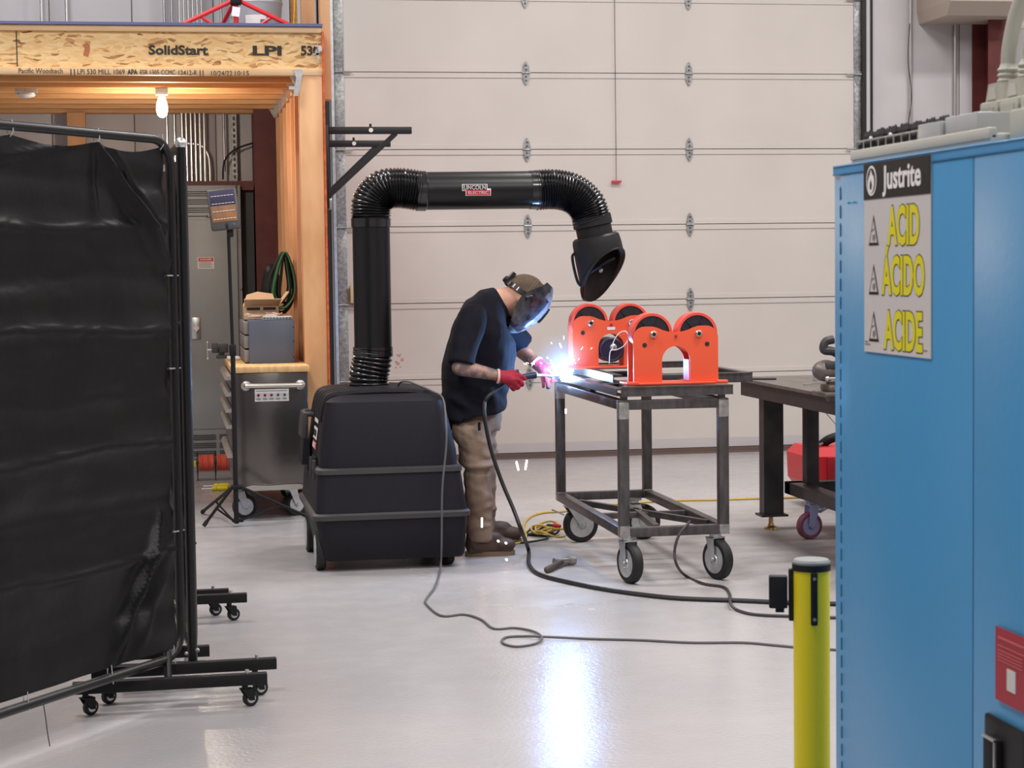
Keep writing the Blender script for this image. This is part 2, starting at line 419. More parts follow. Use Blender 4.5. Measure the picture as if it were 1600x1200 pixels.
panel_strip(-3.3, DX0-0.09, 0, 5.0); panel_strip(DX1+0.10, 9.9, 0, 5.0, 0.78)

# sectional overhead door
dr = thing('door_1', None, None, (3.5, YB, 0)); dr['kind'] = 'structure'
seams = [0.045+0.6075*i for i in range(9)]
for i in range(8):
    z0, z1 = seams[i]+0.003, seams[i+1]-0.003
    m = MB()
    pr = [(YB+0.05, z0), (YB-0.045, z0), (YB-0.045, z0+0.035), (YB-0.037, z0+0.038), (YB-0.037, z1-0.042), (YB-0.045, z1-0.039), (YB-0.045, z1), (YB+0.05, z1)]
    m.prism(pr, DX0+0.075, DX1-0.055, 'x'); d = m.build('door_panel', 'door_white', dr)
    for xs, w0 in ((DX0, 0.075), (DX1-0.058, 0.058)):
        MB().box(xs, xs+w0, YB-0.05, YB+0.05, z0+0.004, z1-0.004, bev=0.002).build('end_stile', 'galvanised', dr)
MB().box(DX0, DX1, YB-0.02, YB+0.05, seams[0]-0.01, seams[-1]).build('seam_backing', 'seam_brown', dr)
MB().box(DX0, DX1, YB-0.048, YB+0.04, 0.012, 0.05).build('bottom_seal', 'black_rubber', dr)
MB().box(DX0+0.02, DX1-0.02, YB-0.052, YB-0.044, 0.045, 0.115).build('bottom_retainer', 'wall_panel', dr)
def hinge(x, z):
    poly = [(-0.006, 0.092), (0.006, 0.092), (0.027, 0.045), (0.03, 0.008), (0.034, 0.0), (0.03, -0.008), (0.027, -0.045), (0.006, -0.092), (-0.006, -0.092), (-0.027, -0.045), (-0.03, -0.008), (-0.034, 0), (-0.03, 0.008), (-0.027, 0.045)]
    m = MB().prism([(x+a, z+b) for a, b in poly], YB-0.052, YB-0.046)
    m.cyl((x-0.03, YB-0.056, z), (x+0.03, YB-0.056, z), 0.007, n=8)
    h = m.build('hinge', 'galvanised', dr)
    for q in (0.06, 0.028, -0.028, -0.06):
        m2 = MB().cyl((x, YB-0.05, z+q), (x, YB-0.058, z+q), 0.007, n=8); m2.build('bolt', 'panel_dark', h)
for k in range(1, 8):
    for x in (2.872, 4.213): hinge(x, seams[k]-0.003)
    for x, sgn in ((DX0+0.035, 1), (DX1-0.03, -1)):
        z = seams[k]-0.003
        m = MB().prism([(x-0.03, z+0.03), (x+0.03, z+0.03), (x+0.03, z-0.03), (x+0.004, z-0.085), (x-0.004, z-0.085), (x-0.03, z-0.03)], YB-0.056, YB-0.05)
        m.cyl((x-sgn*0.06, YB-0.07, z), (x+sgn*0.10, YB-0.07, z), 0.007, n=8); m.build('end_hinge', 'galvanised', dr)
m = MB(); m.cyl((3.60, YB-0.06, 2.225), (3.60, YB-0.06, 5.0), 0.0022, n=6); m.build('pull_cord', 'cord_brown', dr)
MB().box(3.56, 3.64, YB-0.075, YB-0.05, 2.205, 2.223, bev=0.004).build('pull_handle', 'red_label', dr)
m = MB(); m.box(1.505, 1.525, YB-0.075, YB-0.045, 0.70, 0.86, bev=0.004); m.build('bolt_latch', 'galvanised', dr)
# impact stain on the third panel
m = MB()
for k in range(9):
    a = pw(624+random.uniform(-6, 12), 552+random.uniform(0, 26), YB-0.04)
    m.lathe([(0, random.uniform(0.006, 0.016)), (0.001, 0.005)], (a.x, YB-0.0370, a.z), (0, -1, 0), 7)
m.build('rust_scuff', mat('scuff', rgb(176, 148, 136), 0.8), dr)
# tracks, jambs and red angle sill
trm = thing('trim_1', None, None, (1.3, YB, 0)); trm['kind'] = 'structure'
for x0, x1, mt in ((DX0-0.085, DX0-0.045, 'black_steel'), (DX0-0.03, DX0-0.006, 'zinc')):
    MB().box(x0, x1, YB-0.09, YB+0.02, 0, 5.0).build('track', mt, trm)
trm = thing('trim_2', None, None, (5.7, YB, 0)); trm['kind'] = 'structure'
MB().box(DX1, DX1+0.03, YB-0.09, YB+0.02, 0, 5.0).build('track', 'black_steel', trm)
MB().box(DX1+0.065, DX1+0.11, YB-0.03, YB+0.03, 0, 5.0).build('jamb', 'black_steel', trm)
MB().cyl((DX1+0.052, YB-0.07, 0), (DX1+0.052, YB-0.07, 5.0), 0.02, n=14).build('bright_conduit', 'wall_panel', trm)
MB().box(DX0-0.1, DX1+0.1, YB-0.12, YB-0.07, 0.0, 0.012).build('trim_3', mat('sill', rgb(98, 80, 74), 0.7), kind='structure')
MB().box(DX0-0.1, DX1+0.1, YB-0.07, YB-0.05, 0.0, 0.04).build('trim_4', 'sill', kind='structure')
o = bx('outlet_box', 'outlet', None, 1.435, 1.50, YB-0.10, YB-0.052, 1.27, 1.41, bev=0.004)
setp(o, 'small beige outlet box on the overhead door beside the black vertical duct', 'outlet')

# steel columns and girt
def column(x0, x1, label, y0=14.86):
    t = thing('steel_column', label, 'column', ((x0+x1)/2, 15.0, 0))
    xm = (x0+x1)/2
    MB().box(x0, x1, y0, y0+0.012, 0, 6.4).build('flange', 'red_iron', t); MB().box(x0, x1, YB-0.03, YB-0.018, 0, 6.4).build('flange', 'red_iron', t)
    MB().box(xm-0.005, xm+0.005, y0+0.012, YB-0.03, 0, 6.4).build('web', 'red_iron', t)
column(0.695, 0.865, 'dark red steel column behind the wooden stud wall')
column(6.66, 6.89, 'dark red steel column at the right behind the beige wall unit')
t = bx('wall_girt', 'red_iron', None, 0.16, 0.69, 14.93, 14.97, 2.155, 2.225); setp(t, 'dark red horizontal girt above the grey electrical panel', 'beam')

# conduits right
def conduit(x, z0, z1, r, label, group=None, y=YB-0.03, bend=None, name='conduit'):
    m = MB()
    pts = [(x, y, z0), (x, y, z1)] if not bend else spline([(x, y, z1), (x, y, z0+0.12), (x+bend*0.4, y, z0+0.05), (x+bend, y, z0)], 6)
    m.tube(pts, r, 10); o = m.build(name, 'conduit', None); return setp(o, label, 'conduit', group)
conduit(6.115, 0, 5.0, 0.013, 'thin vertical conduit on the wall between overhead door and beige unit')
conduit(6.505, 0, 3.5, 0.011, 'thin vertical conduit rising into the beige wall unit')
m = MB(); m.tube(spline([(6.10, YB-0.045, 3.5), (6.085, YB-0.045, 3.2), (6.115, YB-0.05, 2.9), (6.08, YB-0.045, 2.6), (6.11, YB-0.045, 2.3)], 6), 0.003, 6)
setp(m.build('loose_wire', 'cord_black'), 'thin black wire hanging along the conduit right of the overhead door', 'wire')
t = thing('wall_unit', 'beige metal enclosure high on the wall at top right', 'enclosure', (6.5, 15.0, 3.4))
MB().loft([[(6.20, 14.62, 3.50), (6.79, 14.62, 3.50), (6.79, YB, 3.50), (6.20, YB, 3.50)], [(6.18, 14.5, 3.6), (6.81, 14.5, 3.6), (6.81, YB, 3.6), (6.18, YB, 3.6)], [(6.18, 14.5, 4.2), (6.81, 14.5, 4.2), (6.81, YB, 4.2), (6.18, YB, 4.2)]]).build('housing', 'beige', t, flat=True)
MB().box(6.25, 6.74, 14.485, 14.5, 3.69, 4.1).build('grille', 'panel_dark', t)
MB().box(6.82, 6.86, 14.62, YB, 3.4, 3.46, bev=0.004).build('bracket', 'beige', t)
# ------------------------------------------------------------------ timber room with loft
loft_t = thing('timber_loft', 'timber framed room with joist loft standing at the left of the overhead door', 'structure', (-0.5, 12.1, 0))
LX0 = -3.2
MB().box(LX0, 1.00, 12.105, 12.125, 2.792, 3.012).build('rim_joist_web', 'osb', loft_t, label='rim joist of pale stranded board with dark printing')
MB().box(LX0, 1.00, 12.085, 12.145, 2.748, 2.792, bev=0.002).build('bottom_flange', 'lumber_pale', loft_t)
MB().box(LX0, 0.995, 12.085, 12.145, 3.012, 3.048, bev=0.002).build('top_flange', 'lumber_pale', loft_t)
MB().box(LX0, 1.005, 12.07, 15.1, 3.049, 3.066).build('loft_deck', 'blue_edge', loft_t, label='loft deck with blue painted edge')
for k in range(8):
    y = 12.125+0.408*(k+1) if k < 7 else 15.02
    if k == 7: y = 15.06
    j = MB().box(LX0, 0.86, y-0.030, y+0.030, 2.745, 2.785, bev=0.002).build('floor_joist', 'lumber_x', loft_t)
    MB().box(LX0, 0.86, y-0.006, y+0.006, 2.785, 3.049).build('joist_web', 'osb', j)
MB().box(0.858, 0.998, 12.145, 15.12, 2.70, 2.742).build('top_plate', 'lumber', loft_t)
MB().box(0.858, 0.998, 12.07, 15.12, 0.0, 0.038).build('bottom_plate', 'lumber', loft_t)
for k in range(8):
    y = 12.125+0.42*(k+1)-0.25
    MB().box(0.862, 0.996, y-0.019, y+0.019, 0.038, 2.70, bev=0.002).build('stud', 'lumber_post', loft_t)
m = MB(); m.box(0.856, 0.998, 12.09, 12.128, 0.0, 2.748, bev=0.003); m.build('corner_post', 'lumber_post', loft_t)
MB().box(0.999, 1.012, 12.08, 15.12, 0, 3.02).build('outer_sheathing', 'osb_red', loft_t, label='reddish outer sheathing of the stud wall')
for k in range(8):
    y = 12.125+0.408*k+0.05
    MB().prism([(0.80, 2.75), (0.86, 2.80), (0.875, 2.80), (0.875, 2.70), (0.84, 2.68)], y, y+0.004).build('joist_hanger', 'zinc', loft_t)
m = MB(); m.box(0.79, 0.86, 12.075, 12.084, 2.66, 2.68); m.xf(Matrix.Identity(4)); 
m.prism([(0.815, 2.62), (0.845, 2.62), (0.875, 2.76), (0.87, 2.785), (0.82, 2.785), (0.835, 2.73)], 12.074, 12.080); m.build('tie_plate', 'zinc', loft_t)
m = MB()
for k in range(9): m.box(0.945+random.uniform(0, .04), 0.955+random.uniform(.004, .045), 12.078, 12.084, 2.84+k*0.012, 2.848+k*0.012)
m.box(0.975, 0.998, 12.07, 12.082, 2.895, 2.925); m.build('clip', 'zinc', loft_t)
# posts going up beyond the deck
MB().box(1.012, 1.075, 12.32, 12.46, 2.62, 6.4, bev=0.003).build('upper_post', 'lumber_post', loft_t)
MB().box(0.915, 1.0, 12.6, 12.74, 3.066, 6.4, bev=0.003).build('upper_post', 'lumber_post', loft_t)
MB().box(0.86, 0.905, 12.85, 12.99, 3.066, 6.4, bev=0.003).build('upper_post', 'lumber', loft_t)
MB().box(-0.695, -0.56, 14.9, 15.04, 0.0, 2.745, bev=0.003).build('back_post', 'lumber_post', loft_t)
MB().box(-2.4, -2.26, 12.09, 12.13, 0.0, 2.748, bev=0.003).build('corner_post', 'lumber_post', loft_t)
# printing
def ptext(s, x0, x1, y, size, Yv, bold=0.0, m='ink'):
    a, b = pw(x0, y, Yv), pw(x1, y+0.01, Yv); c = (a+b)/2
    text(s, size, m, loft_t, (c.x, Yv, c.z), (1, 0, 0), (0, 0, 1), 1, bold, align='CENTER', fit=abs(b.x-a.x))
ptext('SolidStart', 232, 325, 79, 0.078, 12.102, 0.0026)
ptext('LPI', 395, 440, 80, 0.080, 12.102, 0.0030)
ptext('530', 470, 499, 80, 0.080, 12.102, 0.003)
for s_, a_, b_, y_, bo in (('Pacific Woodtech', 29, 98, 111, 0), ('||', 110, 117, 112, 0), ('LPI 530 MILL 1069', 121, 195, 112.5, 0), ('APA', 199, 215, 113, 0.0014), ('ESR 1305 CCMC', 219, 274, 113.5, 0), ('12412-R', 279, 308, 114, 0), ('||', 312, 318, 114, 0), ('10/24/22', 330, 363, 115, 0), ('10:15', 367, 389, 115, 0)):
    ptext(s_, a_, b_, y_, 0.044, 12.083, bo)
# dark knots and the board joint
m = MB()
a = pw(26, 70, 12.1); m.box(a.x-0.003, a.x+0.003, 12.102, 12.106, 2.795, 3.008)
m.build('board_joint', 'ink', loft_t)
m = MB(); a = pw(135, 78, 12.1)
m.prism([(a.x-0.02, a.z-0.03), (a.x-0.01, a.z+0.01), (a.x-0.022, a.z+0.03), (a.x+0.002, a.z+0.045), (a.x+0.022, a.z+0.03), (a.x+0.02, a.z-0.01), (a.x+0.008, a.z-0.04)], 12.1025, 12.106)
m.build('bark_strand', mat('bark', rgb(176, 106, 66), 0.7), loft_t)

# bulb and smoke detector
t = thing('light_bulb', 'glowing bulb hanging under the loft joists', 'light', (0.01, 12.95, 2.74))
MB().box(-0.03, 0.05, 12.91, 12.99, 2.70, 2.744, bev=0.004).build('socket', 'white_label', t)
MB().lathe([(0, 0.016), (0.02, 0.024), (0.06, 0.036), (0.10, 0.038), (0.13, 0.030), (0.145, 0.012)], (0.01, 12.95, 2.70), (0, 0, -1), 20).build('glass_bulb', 'bulb', t)
t = thing('smoke_detector', 'small round white fixture under the loft joists at the left', 'fixture', (-0.86, 13.0, 2.74))
MB().box(-0.93, -0.79, 12.96, 13.04, 2.715, 2.745, bev=0.003).build('bracket', 'zinc', t)
MB().lathe([(0, 0.05), (0.012, 0.06), (0.022, 0.05), (0.03, 0.02)], (-0.86, 13.0, 2.715), (0, 0, -1), 20).build('cover', 'dust_lens', t)

# electrical panel and conduits above it
t = thing('electrical_panel', 'tall grey electrical panel against the back wall of the timber room', 'electrical panel', (0.36, 14.95, 0))
MB().box(0.132, 0.585, 14.86, YB-0.01, 0.0, 2.19, bev=0.004).build('enclosure', 'panel_grey', t)
MB().box(0.150, 0.567, 14.852, 14.86, 0.33, 1.93, bev=0.003).build('door', 'panel_grey', t)
for zz, n in ((2.145, 13), (0.285, 13)):
    for c in range(2):
        x0 = 0.18+c*0.205
        for k in range(n):
            if k % 4 == 3: continue
            MB().box(x0, x0+0.18, 14.853, 14.862, zz-k*0.0155-0.006, zz-k*0.0155).build('louvre_slot', 'panel_dark', t)
s = bx('name_plate', 'panel_dark', t, 0.325, 0.43, 14.85, 14.862, 1.945, 1.962)
text('PANEL H', 0.017, 'white_label', s, (0.378, 14.849, 1.9535), (1, 0, 0), (0, 0, 1), 1.2, 0.0004)
s = bx('warning_label', 'white_label', t, 0.25, 0.375, 14.848, 14.853, 1.555, 1.645)
q = bx('red_band', 'red_label', s, 0.257, 0.368, 14.845, 14.849, 1.612, 1.64)
text('DANGER', 0.02, 'white_label', s, (0.3125, 14.844, 1.626), (1, 0, 0), (0, 0, 1), 1.1, 0.0006)
m = MB()
for k in range(4): m.box(0.262, 0.363-0.012*(k % 2), 14.8465, 14.848, 1.566+k*0.011, 1.570+k*0.011)
m.build('small_print', 'bin_grey', s)
s = bx('lock_plate', 'zinc', t, 0.195, 0.262, 14.84, 14.853, 1.02, 1.185, bev=0.004)
m = MB(); m.box(0.222, 0.236, 14.82, 14.84, 1.06, 1.13, bev=0.003); m.build('handle', 'zinc', s)
m = MB(); m.box(-0.018, 0.018, -0.002, 0.002, -0.018, 0.018); m.xf(Matrix.Translation((0.229, 14.815, 1.105)) @ Matrix.Rotation(R(40), 4, 'Y')); m.build('paper_tag', 'tag_white', s)
MB().sph((0.575, 14.85, 1.40), 0.008).build('rivet', 'zinc', t)
MB().box(0.55, 0.556, 14.84, 14.862, 0.0, 2.19).build('edge_trim', 'panel_dark', t)
cx = [0.158, 0.19, 0.225, 0.258, 0.292, 0.325]
lab = ['leftmost', 'second from the left', 'third from the left', 'fourth from the left', 'fifth from the left', 'rightmost']
for k, x in enumerate(cx):
    conduit(x, 2.19, 5.0, 0.0105, 'bright conduit rising from the grey electrical panel, %s of six' % lab[k], 'conduits above the electrical panel', y=15.0)
m = MB(); m.tube(spline([(0.10, 15.02, 2.52), (0.22, 15.02, 2.515), (0.30, 15.02, 2.50), (0.345, 15.02, 2.44), (0.36, 15.02, 2.36), (0.362, 15.02, 2.19)], 6), 0.010, 10)
setp(m.build('bent_conduit', 'conduit'), 'conduit bending down to the panel from behind the row of straight ones', 'conduit')
for x, l in ((0.045, 'conduit left of the electrical panel beside the hanging bulb'), (0.102, 'conduit next to the left edge of the electrical panel')):
    conduit(x, 0.0, 5.0, 0.010, l, y=15.1)
conduit(0.475, 2.3, 5.0, 0.010, 'thin conduit right of the six above the electrical panel', y=15.05)
t = thing('strut_channel', 'perforated galvanised strut standing upright beside the dark red column', 'strut', (0.55, 15.1, 2.2))
MB().box(0.535, 0.575, 15.08, 15.12, 1.9, 5.0).build('channel', 'galvanised', t)
m = MB()
for k in range(14): m.box(0.547, 0.563, 15.076, 15.082, 2.25+k*0.045, 2.275+k*0.045)
m.build('slot', 'panel_dark', t, kind='stuff')
m = MB(); m.tube(spline([(0.46, 15.0, 2.24), (0.475, 15.0, 2.38), (0.56, 15.0, 2.47), (0.70, 15.0, 2.52)], 8), 0.007, 8)
setp(m.build('black_cable', 'cord_black'), 'black cable looping behind the strut beside the dark red column', 'cable')
m = MB(); m.box(0.585, 0.69, 15.02, 15.1, 0, 2.16); setp(m.build('wall_duct', 'panel_dark'), 'dark grey upright duct between electrical panel and dark red column', 'duct')
for i, (x, l) in enumerate(((-0.685, 'conduit at the back wall left of the timber back post'), (-1.28, 'conduit high on the wall at the far left'), (-0.87, 'second conduit high on the wall from the far left'), (0.70, 'conduit on the wall behind the white bucket'))):
    conduit(x, 0.0 if i == 0 else 3.07, 5.0, 0.012, l, y=15.1)

# things standing on the loft
t = thing('folding_sawhorse', 'red tubular stand with a black clamp on the loft deck', 'stand', (0.49, 12.5, 3.066))
top = Vector((0.49, 12.5, 3.27))
for sx_, sy in ((-1, -0.04), (1, -0.04), (-0.3, 0.35)):
    MB().cyl(top, (0.49+sx_*0.40, 12.5+sy, 3.075), 0.014, n=12).build('leg', 'red_tube', t)
for sx_ in (-1, 1):
    MB().cyl((0.49+sx_*0.24, 12.48, 3.165), (0.49+sx_*0.10, 12.48, 3.075), 0.010, n=10).build('brace', 'red_tube', t)
MB().cyl((0.49, 12.52, 3.08), (0.49, 12.52, 3.6), 0.016, n=12).build('mast', 'red_tube', t)
MB().box(0.455, 0.525, 12.46, 12.54, 3.235, 3.285, bev=0.008).build('clamp', 'matte_black', t)
m = MB(); m.box(-0.025, 0.025, -0.003, 0.003, -0.03, 0.03); m.xf(Matrix.Translation((0.487, 12.45, 3.185)) @ Matrix.Rotation(R(8), 4, 'Y')); m.build('paper_tag', 'tag_white', t)
t = thing('plastic_bucket', 'grey plastic bucket standing on the loft deck behind the red stand', 'bucket', (0.65, 12.85, 3.066))
MB().lathe([(0, 0.135), (0.02, 0.14), (0.20, 0.155), (0.22, 0.162), (0.235, 0.155), (0.26, 0.162), (0.28, 0.157), (0.34, 0.165)], (0.65, 12.85, 3.07), (0, 0, 1), 32).build('shell', 'bucket_grey', t)
m = MB()
for i, (a0, a1, mt_) in enumerate(((-2.2, -1.3, 0), )):
    rg = [[(0.65+0.156*math.cos(a0+(a1-a0)*k/8), 12.85+0.156*math.sin(a0+(a1-a0)*k/8), z) for k in range(9)] for z in (3.08, 3.20)]
    m.loft(rg, caps=False, closed=False)
m.build('white_wrap_label', 'white_label', t)
m = MB(); a0, a1 = -1.55, -1.25
m.loft([[(0.65+0.158*math.cos(a0+(a1-a0)*k/4), 12.85+0.158*math.sin(a0+(a1-a0)*k/4), z) for k in range(5)] for z in (3.08, 3.17)], caps=False, closed=False)
m.build('blue_print', 'blue_edge', t)
m = MB(); m.tube(spline([(0.865, 12.84, 3.07), (0.875, 12.84, 3.15), (0.885, 12.84, 3.3), (0.89, 12.84, 3.6)], 6), [0.004+0.0012*(i % 2) for i in range(19)], 8)
setp(m.build('yellow_rope', 'rope_yellow'), 'yellow rope hanging against the upright timbers above the loft', 'rope')

# lifting brackets on the outside of the stud wall
for Y, L, zt, l in ((12.3, 0.56, 2.445, 'long dark steel bracket arm with diagonal brace on the timber wall'), (13.3, 0.54, 2.425, 'shorter dark steel bracket arm behind the long one on the timber wall')):
    t = thing('wall_bracket', l, 'bracket', (1.02, Y, zt))
    MB().box(1.02, 1.02+L, Y-0.02, Y+0.02, zt-0.045, zt, bev=0.003).build('arm', 'black_steel', t)
    MB().box(1.014, 1.045, Y-0.025, Y+0.025, zt-0.52, zt+0.01, bev=0.003).build('upright', 'black_steel', t)
    a, b = Vector((1.04, Y, zt-0.44)), Vector((1.02+L*0.82, Y, zt-0.04)); d = (b-a); n_ = Vector((-d.z, 0, d.x)).normalized()*0.016
    MB().loft([[a+n_+Vector((0, q, 0)), b+n_+Vector((0, q, 0)), b-n_+Vector((0, q, 0)), a-n_+Vector((0, q, 0))] for q in (-0.014, 0.014)]).build('brace', 'black_steel', t, flat=True)
    MB().cyl((1.02+L*0.53, Y-0.026, zt-0.022), (1.02+L*0.53, Y-0.018, zt-0.022), 0.014, n=16).build('bolt_head', 'white_label', t)
    MB().cyl((1.02+L*0.53, Y, zt), (1.02+L*0.53, Y, zt+0.02), 0.008, n=10).build('pin', 'black_steel', t)
t = bx('junction_box', 'zinc', None, 1.045, 1.085, 12.55, 12.62, 1.93, 2.0, bev=0.003); setp(t, 'small grey box beside the dark gap strip under the bracket arms', 'box')
m = MB(); m.cyl((1.12, 13.6, 0), (1.12, 13.6, 4.2), 0.03, n=14); setp(m.build('dark_gap_strip', 'matte_black'), 'dark upright strip added for the dark gap between timber wall and overhead door track', 'gap')  # dark strip added where there is only a dark gap

# hanging green and black cord coil
def coil(name, label, c, n, mats, w_, h_, seed, cat='cord'):
    random.seed(seed); t = thing(name, label, cat, c)
    for k in range(n):
        ww = w_*random.uniform(0.5, 1); hh = h_*random.uniform(0.8, 1); dx = random.uniform(-0.03, 0.03); yy = random.uniform(-0.06, 0.06)
        pts = [(c[0]+dx*0.3, c[1]+yy, c[2]), (c[0]-ww*0.45+dx, c[1]+yy, c[2]-hh*0.45), (c[0]-ww*0.55+dx, c[1]+yy, c[2]-hh*0.85), (c[0]-ww*0.1+dx, c[1]+yy, c[2]-hh), (c[0]+ww*0.35+dx, c[1]+yy, c[2]-hh*0.75), (c[0]+ww*0.3+dx, c[1]+yy, c[2]-hh*0.35)]
        MB().tube(spline(pts, 6, True), 0.0065, 7, closed=True).build('loop', mats[k % len(mats)], t)
    return t
coil('extension_cord_coil', 'coil of green and black cord hanging on the stud wall', (0.80, 13.1, 1.66), 13, ['cord_green', 'cord_dark', 'cord_dark', 'cord_green', 'cord_dark'], 0.17, 0.42, 3)
m = MB(); m.sph((0.72, 13.3, 1.42), (0.07, 0.06, 0.17)); q = organic(m, 0.02, 4, lambda p: 0.015*noise.noise(p*9)); setp(q.build('black_bag', 'matte_black'), 'black bag hanging behind the green cord coil', 'bag')

# ------------------------------------------------------------------ tool chest
t = thing('tool_chest', 'black rolling tool chest with wooden worktop standing by the timber post', 'tool chest', (0.63, 12.2, 0))
CX0, CX1, CY0, CY1 = 0.405, 0.853, 11.84, 13.25
MB().box(CX0, CX1, CY0, CY1, 0.215, 0.915, bev=0.006).build('body', 'chest_black', t)
MB().box(0.385, CX1+0.01, CY0-0.012, CY1+0.01, 0.915, 0.953, bev=0.004).build('worktop', 'butcher_block', t)
zz = [0.90, 0.80, 0.70, 0.60, 0.42, 0.24]
for k in range(5):
    d = MB().box(0.388, CX0+0.01, CY0+0.02, CY1-0.02, zz[k+1]+0.008, zz[k]-0.004, bev=0.003).build('drawer', 'chest_black', t)
    MB().prism([(0.352, zz[k]-0.03), (0.365, zz[k]-0.008), (0.39, zz[k]-0.006), (0.39, zz[k]-0.03)], CY0+0.05, CY1-0.05).build('drawer_pull', 'alu', d)
hb = MB().tube(spline([(0.475, CY0-0.004, 0.835), (0.475, CY0-0.05, 0.838), (0.50, CY0-0.06, 0.838), (0.78, CY0-0.06, 0.836), (0.805, CY0-0.05, 0.836), (0.805, CY0-0.004, 0.835)], 5), 0.014, 12).build('side_handle', 'alu', t)
for x in (0.475, 0.805): MB().lathe([(0, 0.032), (0.008, 0.028), (0.012, 0.015)], (x, CY0, 0.835), (0, -1, 0), 18).build('handle_flange', 'alu', hb)
s = bx('safety_label', 'white_label', t, 0.527, 0.735, CY0-0.004, CY0, 0.738, 0.812)
m = MB(); m.box(0.535, 0.727, CY0-0.006, CY0-0.004, 0.801, 0.805)
for k in range(5):
    m.box(0.535+k*0.04, 0.563+k*0.04, CY0-0.006, CY0-0.004, 0.748, 0.751); m.box(0.537+k*0.04, 0.560+k*0.04, CY0-0.006, CY0-0.004, 0.754, 0.757)
m.build('small_print', 'bin_grey', s)
for k in range(5):
    x = 0.549+k*0.04
    q = MB().lathe([(0, 0.009), (0.002, 0.009)], (x, CY0-0.004, 0.776), (0, -1, 0), 14).build('icon_ring', 'red_label' if k < 3 else 'bin_grey', s)
    MB().prism([(x-0.006, 0.771), (x, 0.782), (x+0.006, 0.771)], CY0-0.008, CY0-0.006).build('icon', 'ink', s)
m = MB(); m.prism([(0.42, 0.205), (0.50, 0.225), (0.60, 0.218), (0.72, 0.224), (0.80, 0.222), (0.84, 0.20), (0.78, 0.19), (0.50, 0.19)], CY0-0.016, CY0-0.006)
m.build('bottom_lip', 'alu', t)
MB().box(CX0+0.01, CX1-0.01, CY0+0.02, CY1-0.02, 0.195, 0.215).build('base_frame', 'black_steel', t)
def swivel_castor(parent, x, y, r, yaw, forkm='zinc', wm='black_rubber', hubm='zinc', w_=0.036, top=None, brake=False, off=0.035):
    """castor touching the floor at (x,y); wheel rolls along yaw"""
    top = top if top else 2*r+0.045
    c = MB(); d = Vector((math.cos(yaw), math.sin(yaw), 0)); a = Vector((-d.y, d.x, 0)); ctr = Vector((x, y, r))
    stem = ctr - d*off
    c.cyl((stem.x, stem.y, top-0.02), (stem.x, stem.y, top), 0.028, n=16)
    c.lathe([(0, 0.045), (0.012, 0.045)], (stem.x, stem.y, top-0.008), (0, 0, 1), 4)
    for s_ in (-1, 1):
        o_ = a*(w_/2+0.008)*s_
        p = [stem+Vector((0, 0, top-0.02-r))-d*0.03, stem+Vector((0, 0, top-0.02-r))+d*0.03, ctr+d*0.018, ctr-Vector((0, 0, 0.018)), ctr-d*0.018]
        c.loft([[q+o_ for q in p], [q+o_+a*0.004*s_ for q in p]])
    for k_ in range(1): c.cyl(ctr-a*(w_/2+0.018), ctr+a*(w_/2+0.018), 0.009, n=10)
    c.loft([[stem+Vector((0, 0, top-0.02-r))+d*u+a*v_+Vector((0, 0, q)) for u, v_ in ((-.03, -w_/2-.012), (.03, -w_/2-.012), (.03, w_/2+.012), (-.03, w_/2+.012))] for q in (-0.006, 0.0)])
    cs = c.build('castor', forkm, parent)
    whl = MB().lathe([(-w_/2, r*0.70), (-w_/2, r*0.90), (-w_/2*0.6, r), (w_/2*0.6, r), (w_/2, r*0.90), (w_/2, r*0.70)], ctr, a, 36, ring=True).build('wheel', wm, cs)
    hb_ = MB().lathe([(-w_/2-.001, r*0.70), (-w_/2+0.004, r*0.60), (-w_/2+0.004, r*0.30), (-w_/2-0.006, r*0.24), (w_/2+0.006, r*0.24), (w_/2-0.004, r*0.30), (w_/2-0.004, r*0.60), (w_/2+.001, r*0.70)], ctr, a, 30).build('hub', hubm, cs)
    if brake:
        MB().box(-0.05, 0.02, -0.014, 0.014, -0.004, 0.004, m=Matrix.Translation(stem-d*0.06+Vector((0, 0, top-0.06-r))) @ Matrix.Rotation(yaw, 4, 'Z') @ Matrix.Rotation(R(25), 4, 'Y')).build('brake_pedal', forkm, cs)
    return cs
swivel_castor(t, 0.455, 12.0, 0.075, R(15), w_=0.04, top=0.196)
swivel_castor(t, 0.775, 12.05, 0.075, R(30), w_=0.04, top=0.196)
swivel_castor(t, 0.50, 13.1, 0.075, R(80), w_=0.04, top=0.196)
swivel_castor(t, 0.78, 13.1, 0.075, R(70), w_=0.04, top=0.196)

t = thing('parts_cabinet', 'slate grey parts cabinet with side bins standing on the wooden worktop', 'cabinet', (0.65, 12.4, 0.953))
MB().box(0.515, 0.80, 12.20, 12.95, 0.954, 1.225, bev=0.003).build('body', 'slate_box', t)
for k in range(3):
    for j in range(5):
        MB().box(0.485, 0.516, 12.22+j*0.145, 12.355+j*0.145, 0.962+k*0.088, 1.04+k*0.088, bev=0.004).build('bin_drawer', 'bin_grey', t)
m = MB()
for z in (0.99, 1.09, 1.18): m.sph((0.795, 12.198, z), 0.004, n=8)
m.build('rivet', 'matte_black', t)
t = thing('cardboard_box', 'open cardboard box standing on the slate grey parts cabinet', 'box', (0.62, 12.6, 1.226))
fl = MB(); fl.box(0.50, 0.72, 12.45, 12.455, 1.226, 1.31); fl.box(0.50, 0.72, 12.70, 12.705, 1.226, 1.31); fl.box(0.50, 0.505, 12.455, 12.70, 1.226, 1.31); fl.box(0.715, 0.72, 12.455, 12.70, 1.226, 1.31); fl.box(0.505, 0.715, 12.455, 12.70, 1.226, 1.232)
fl.build('carton', 'cardboard', t)
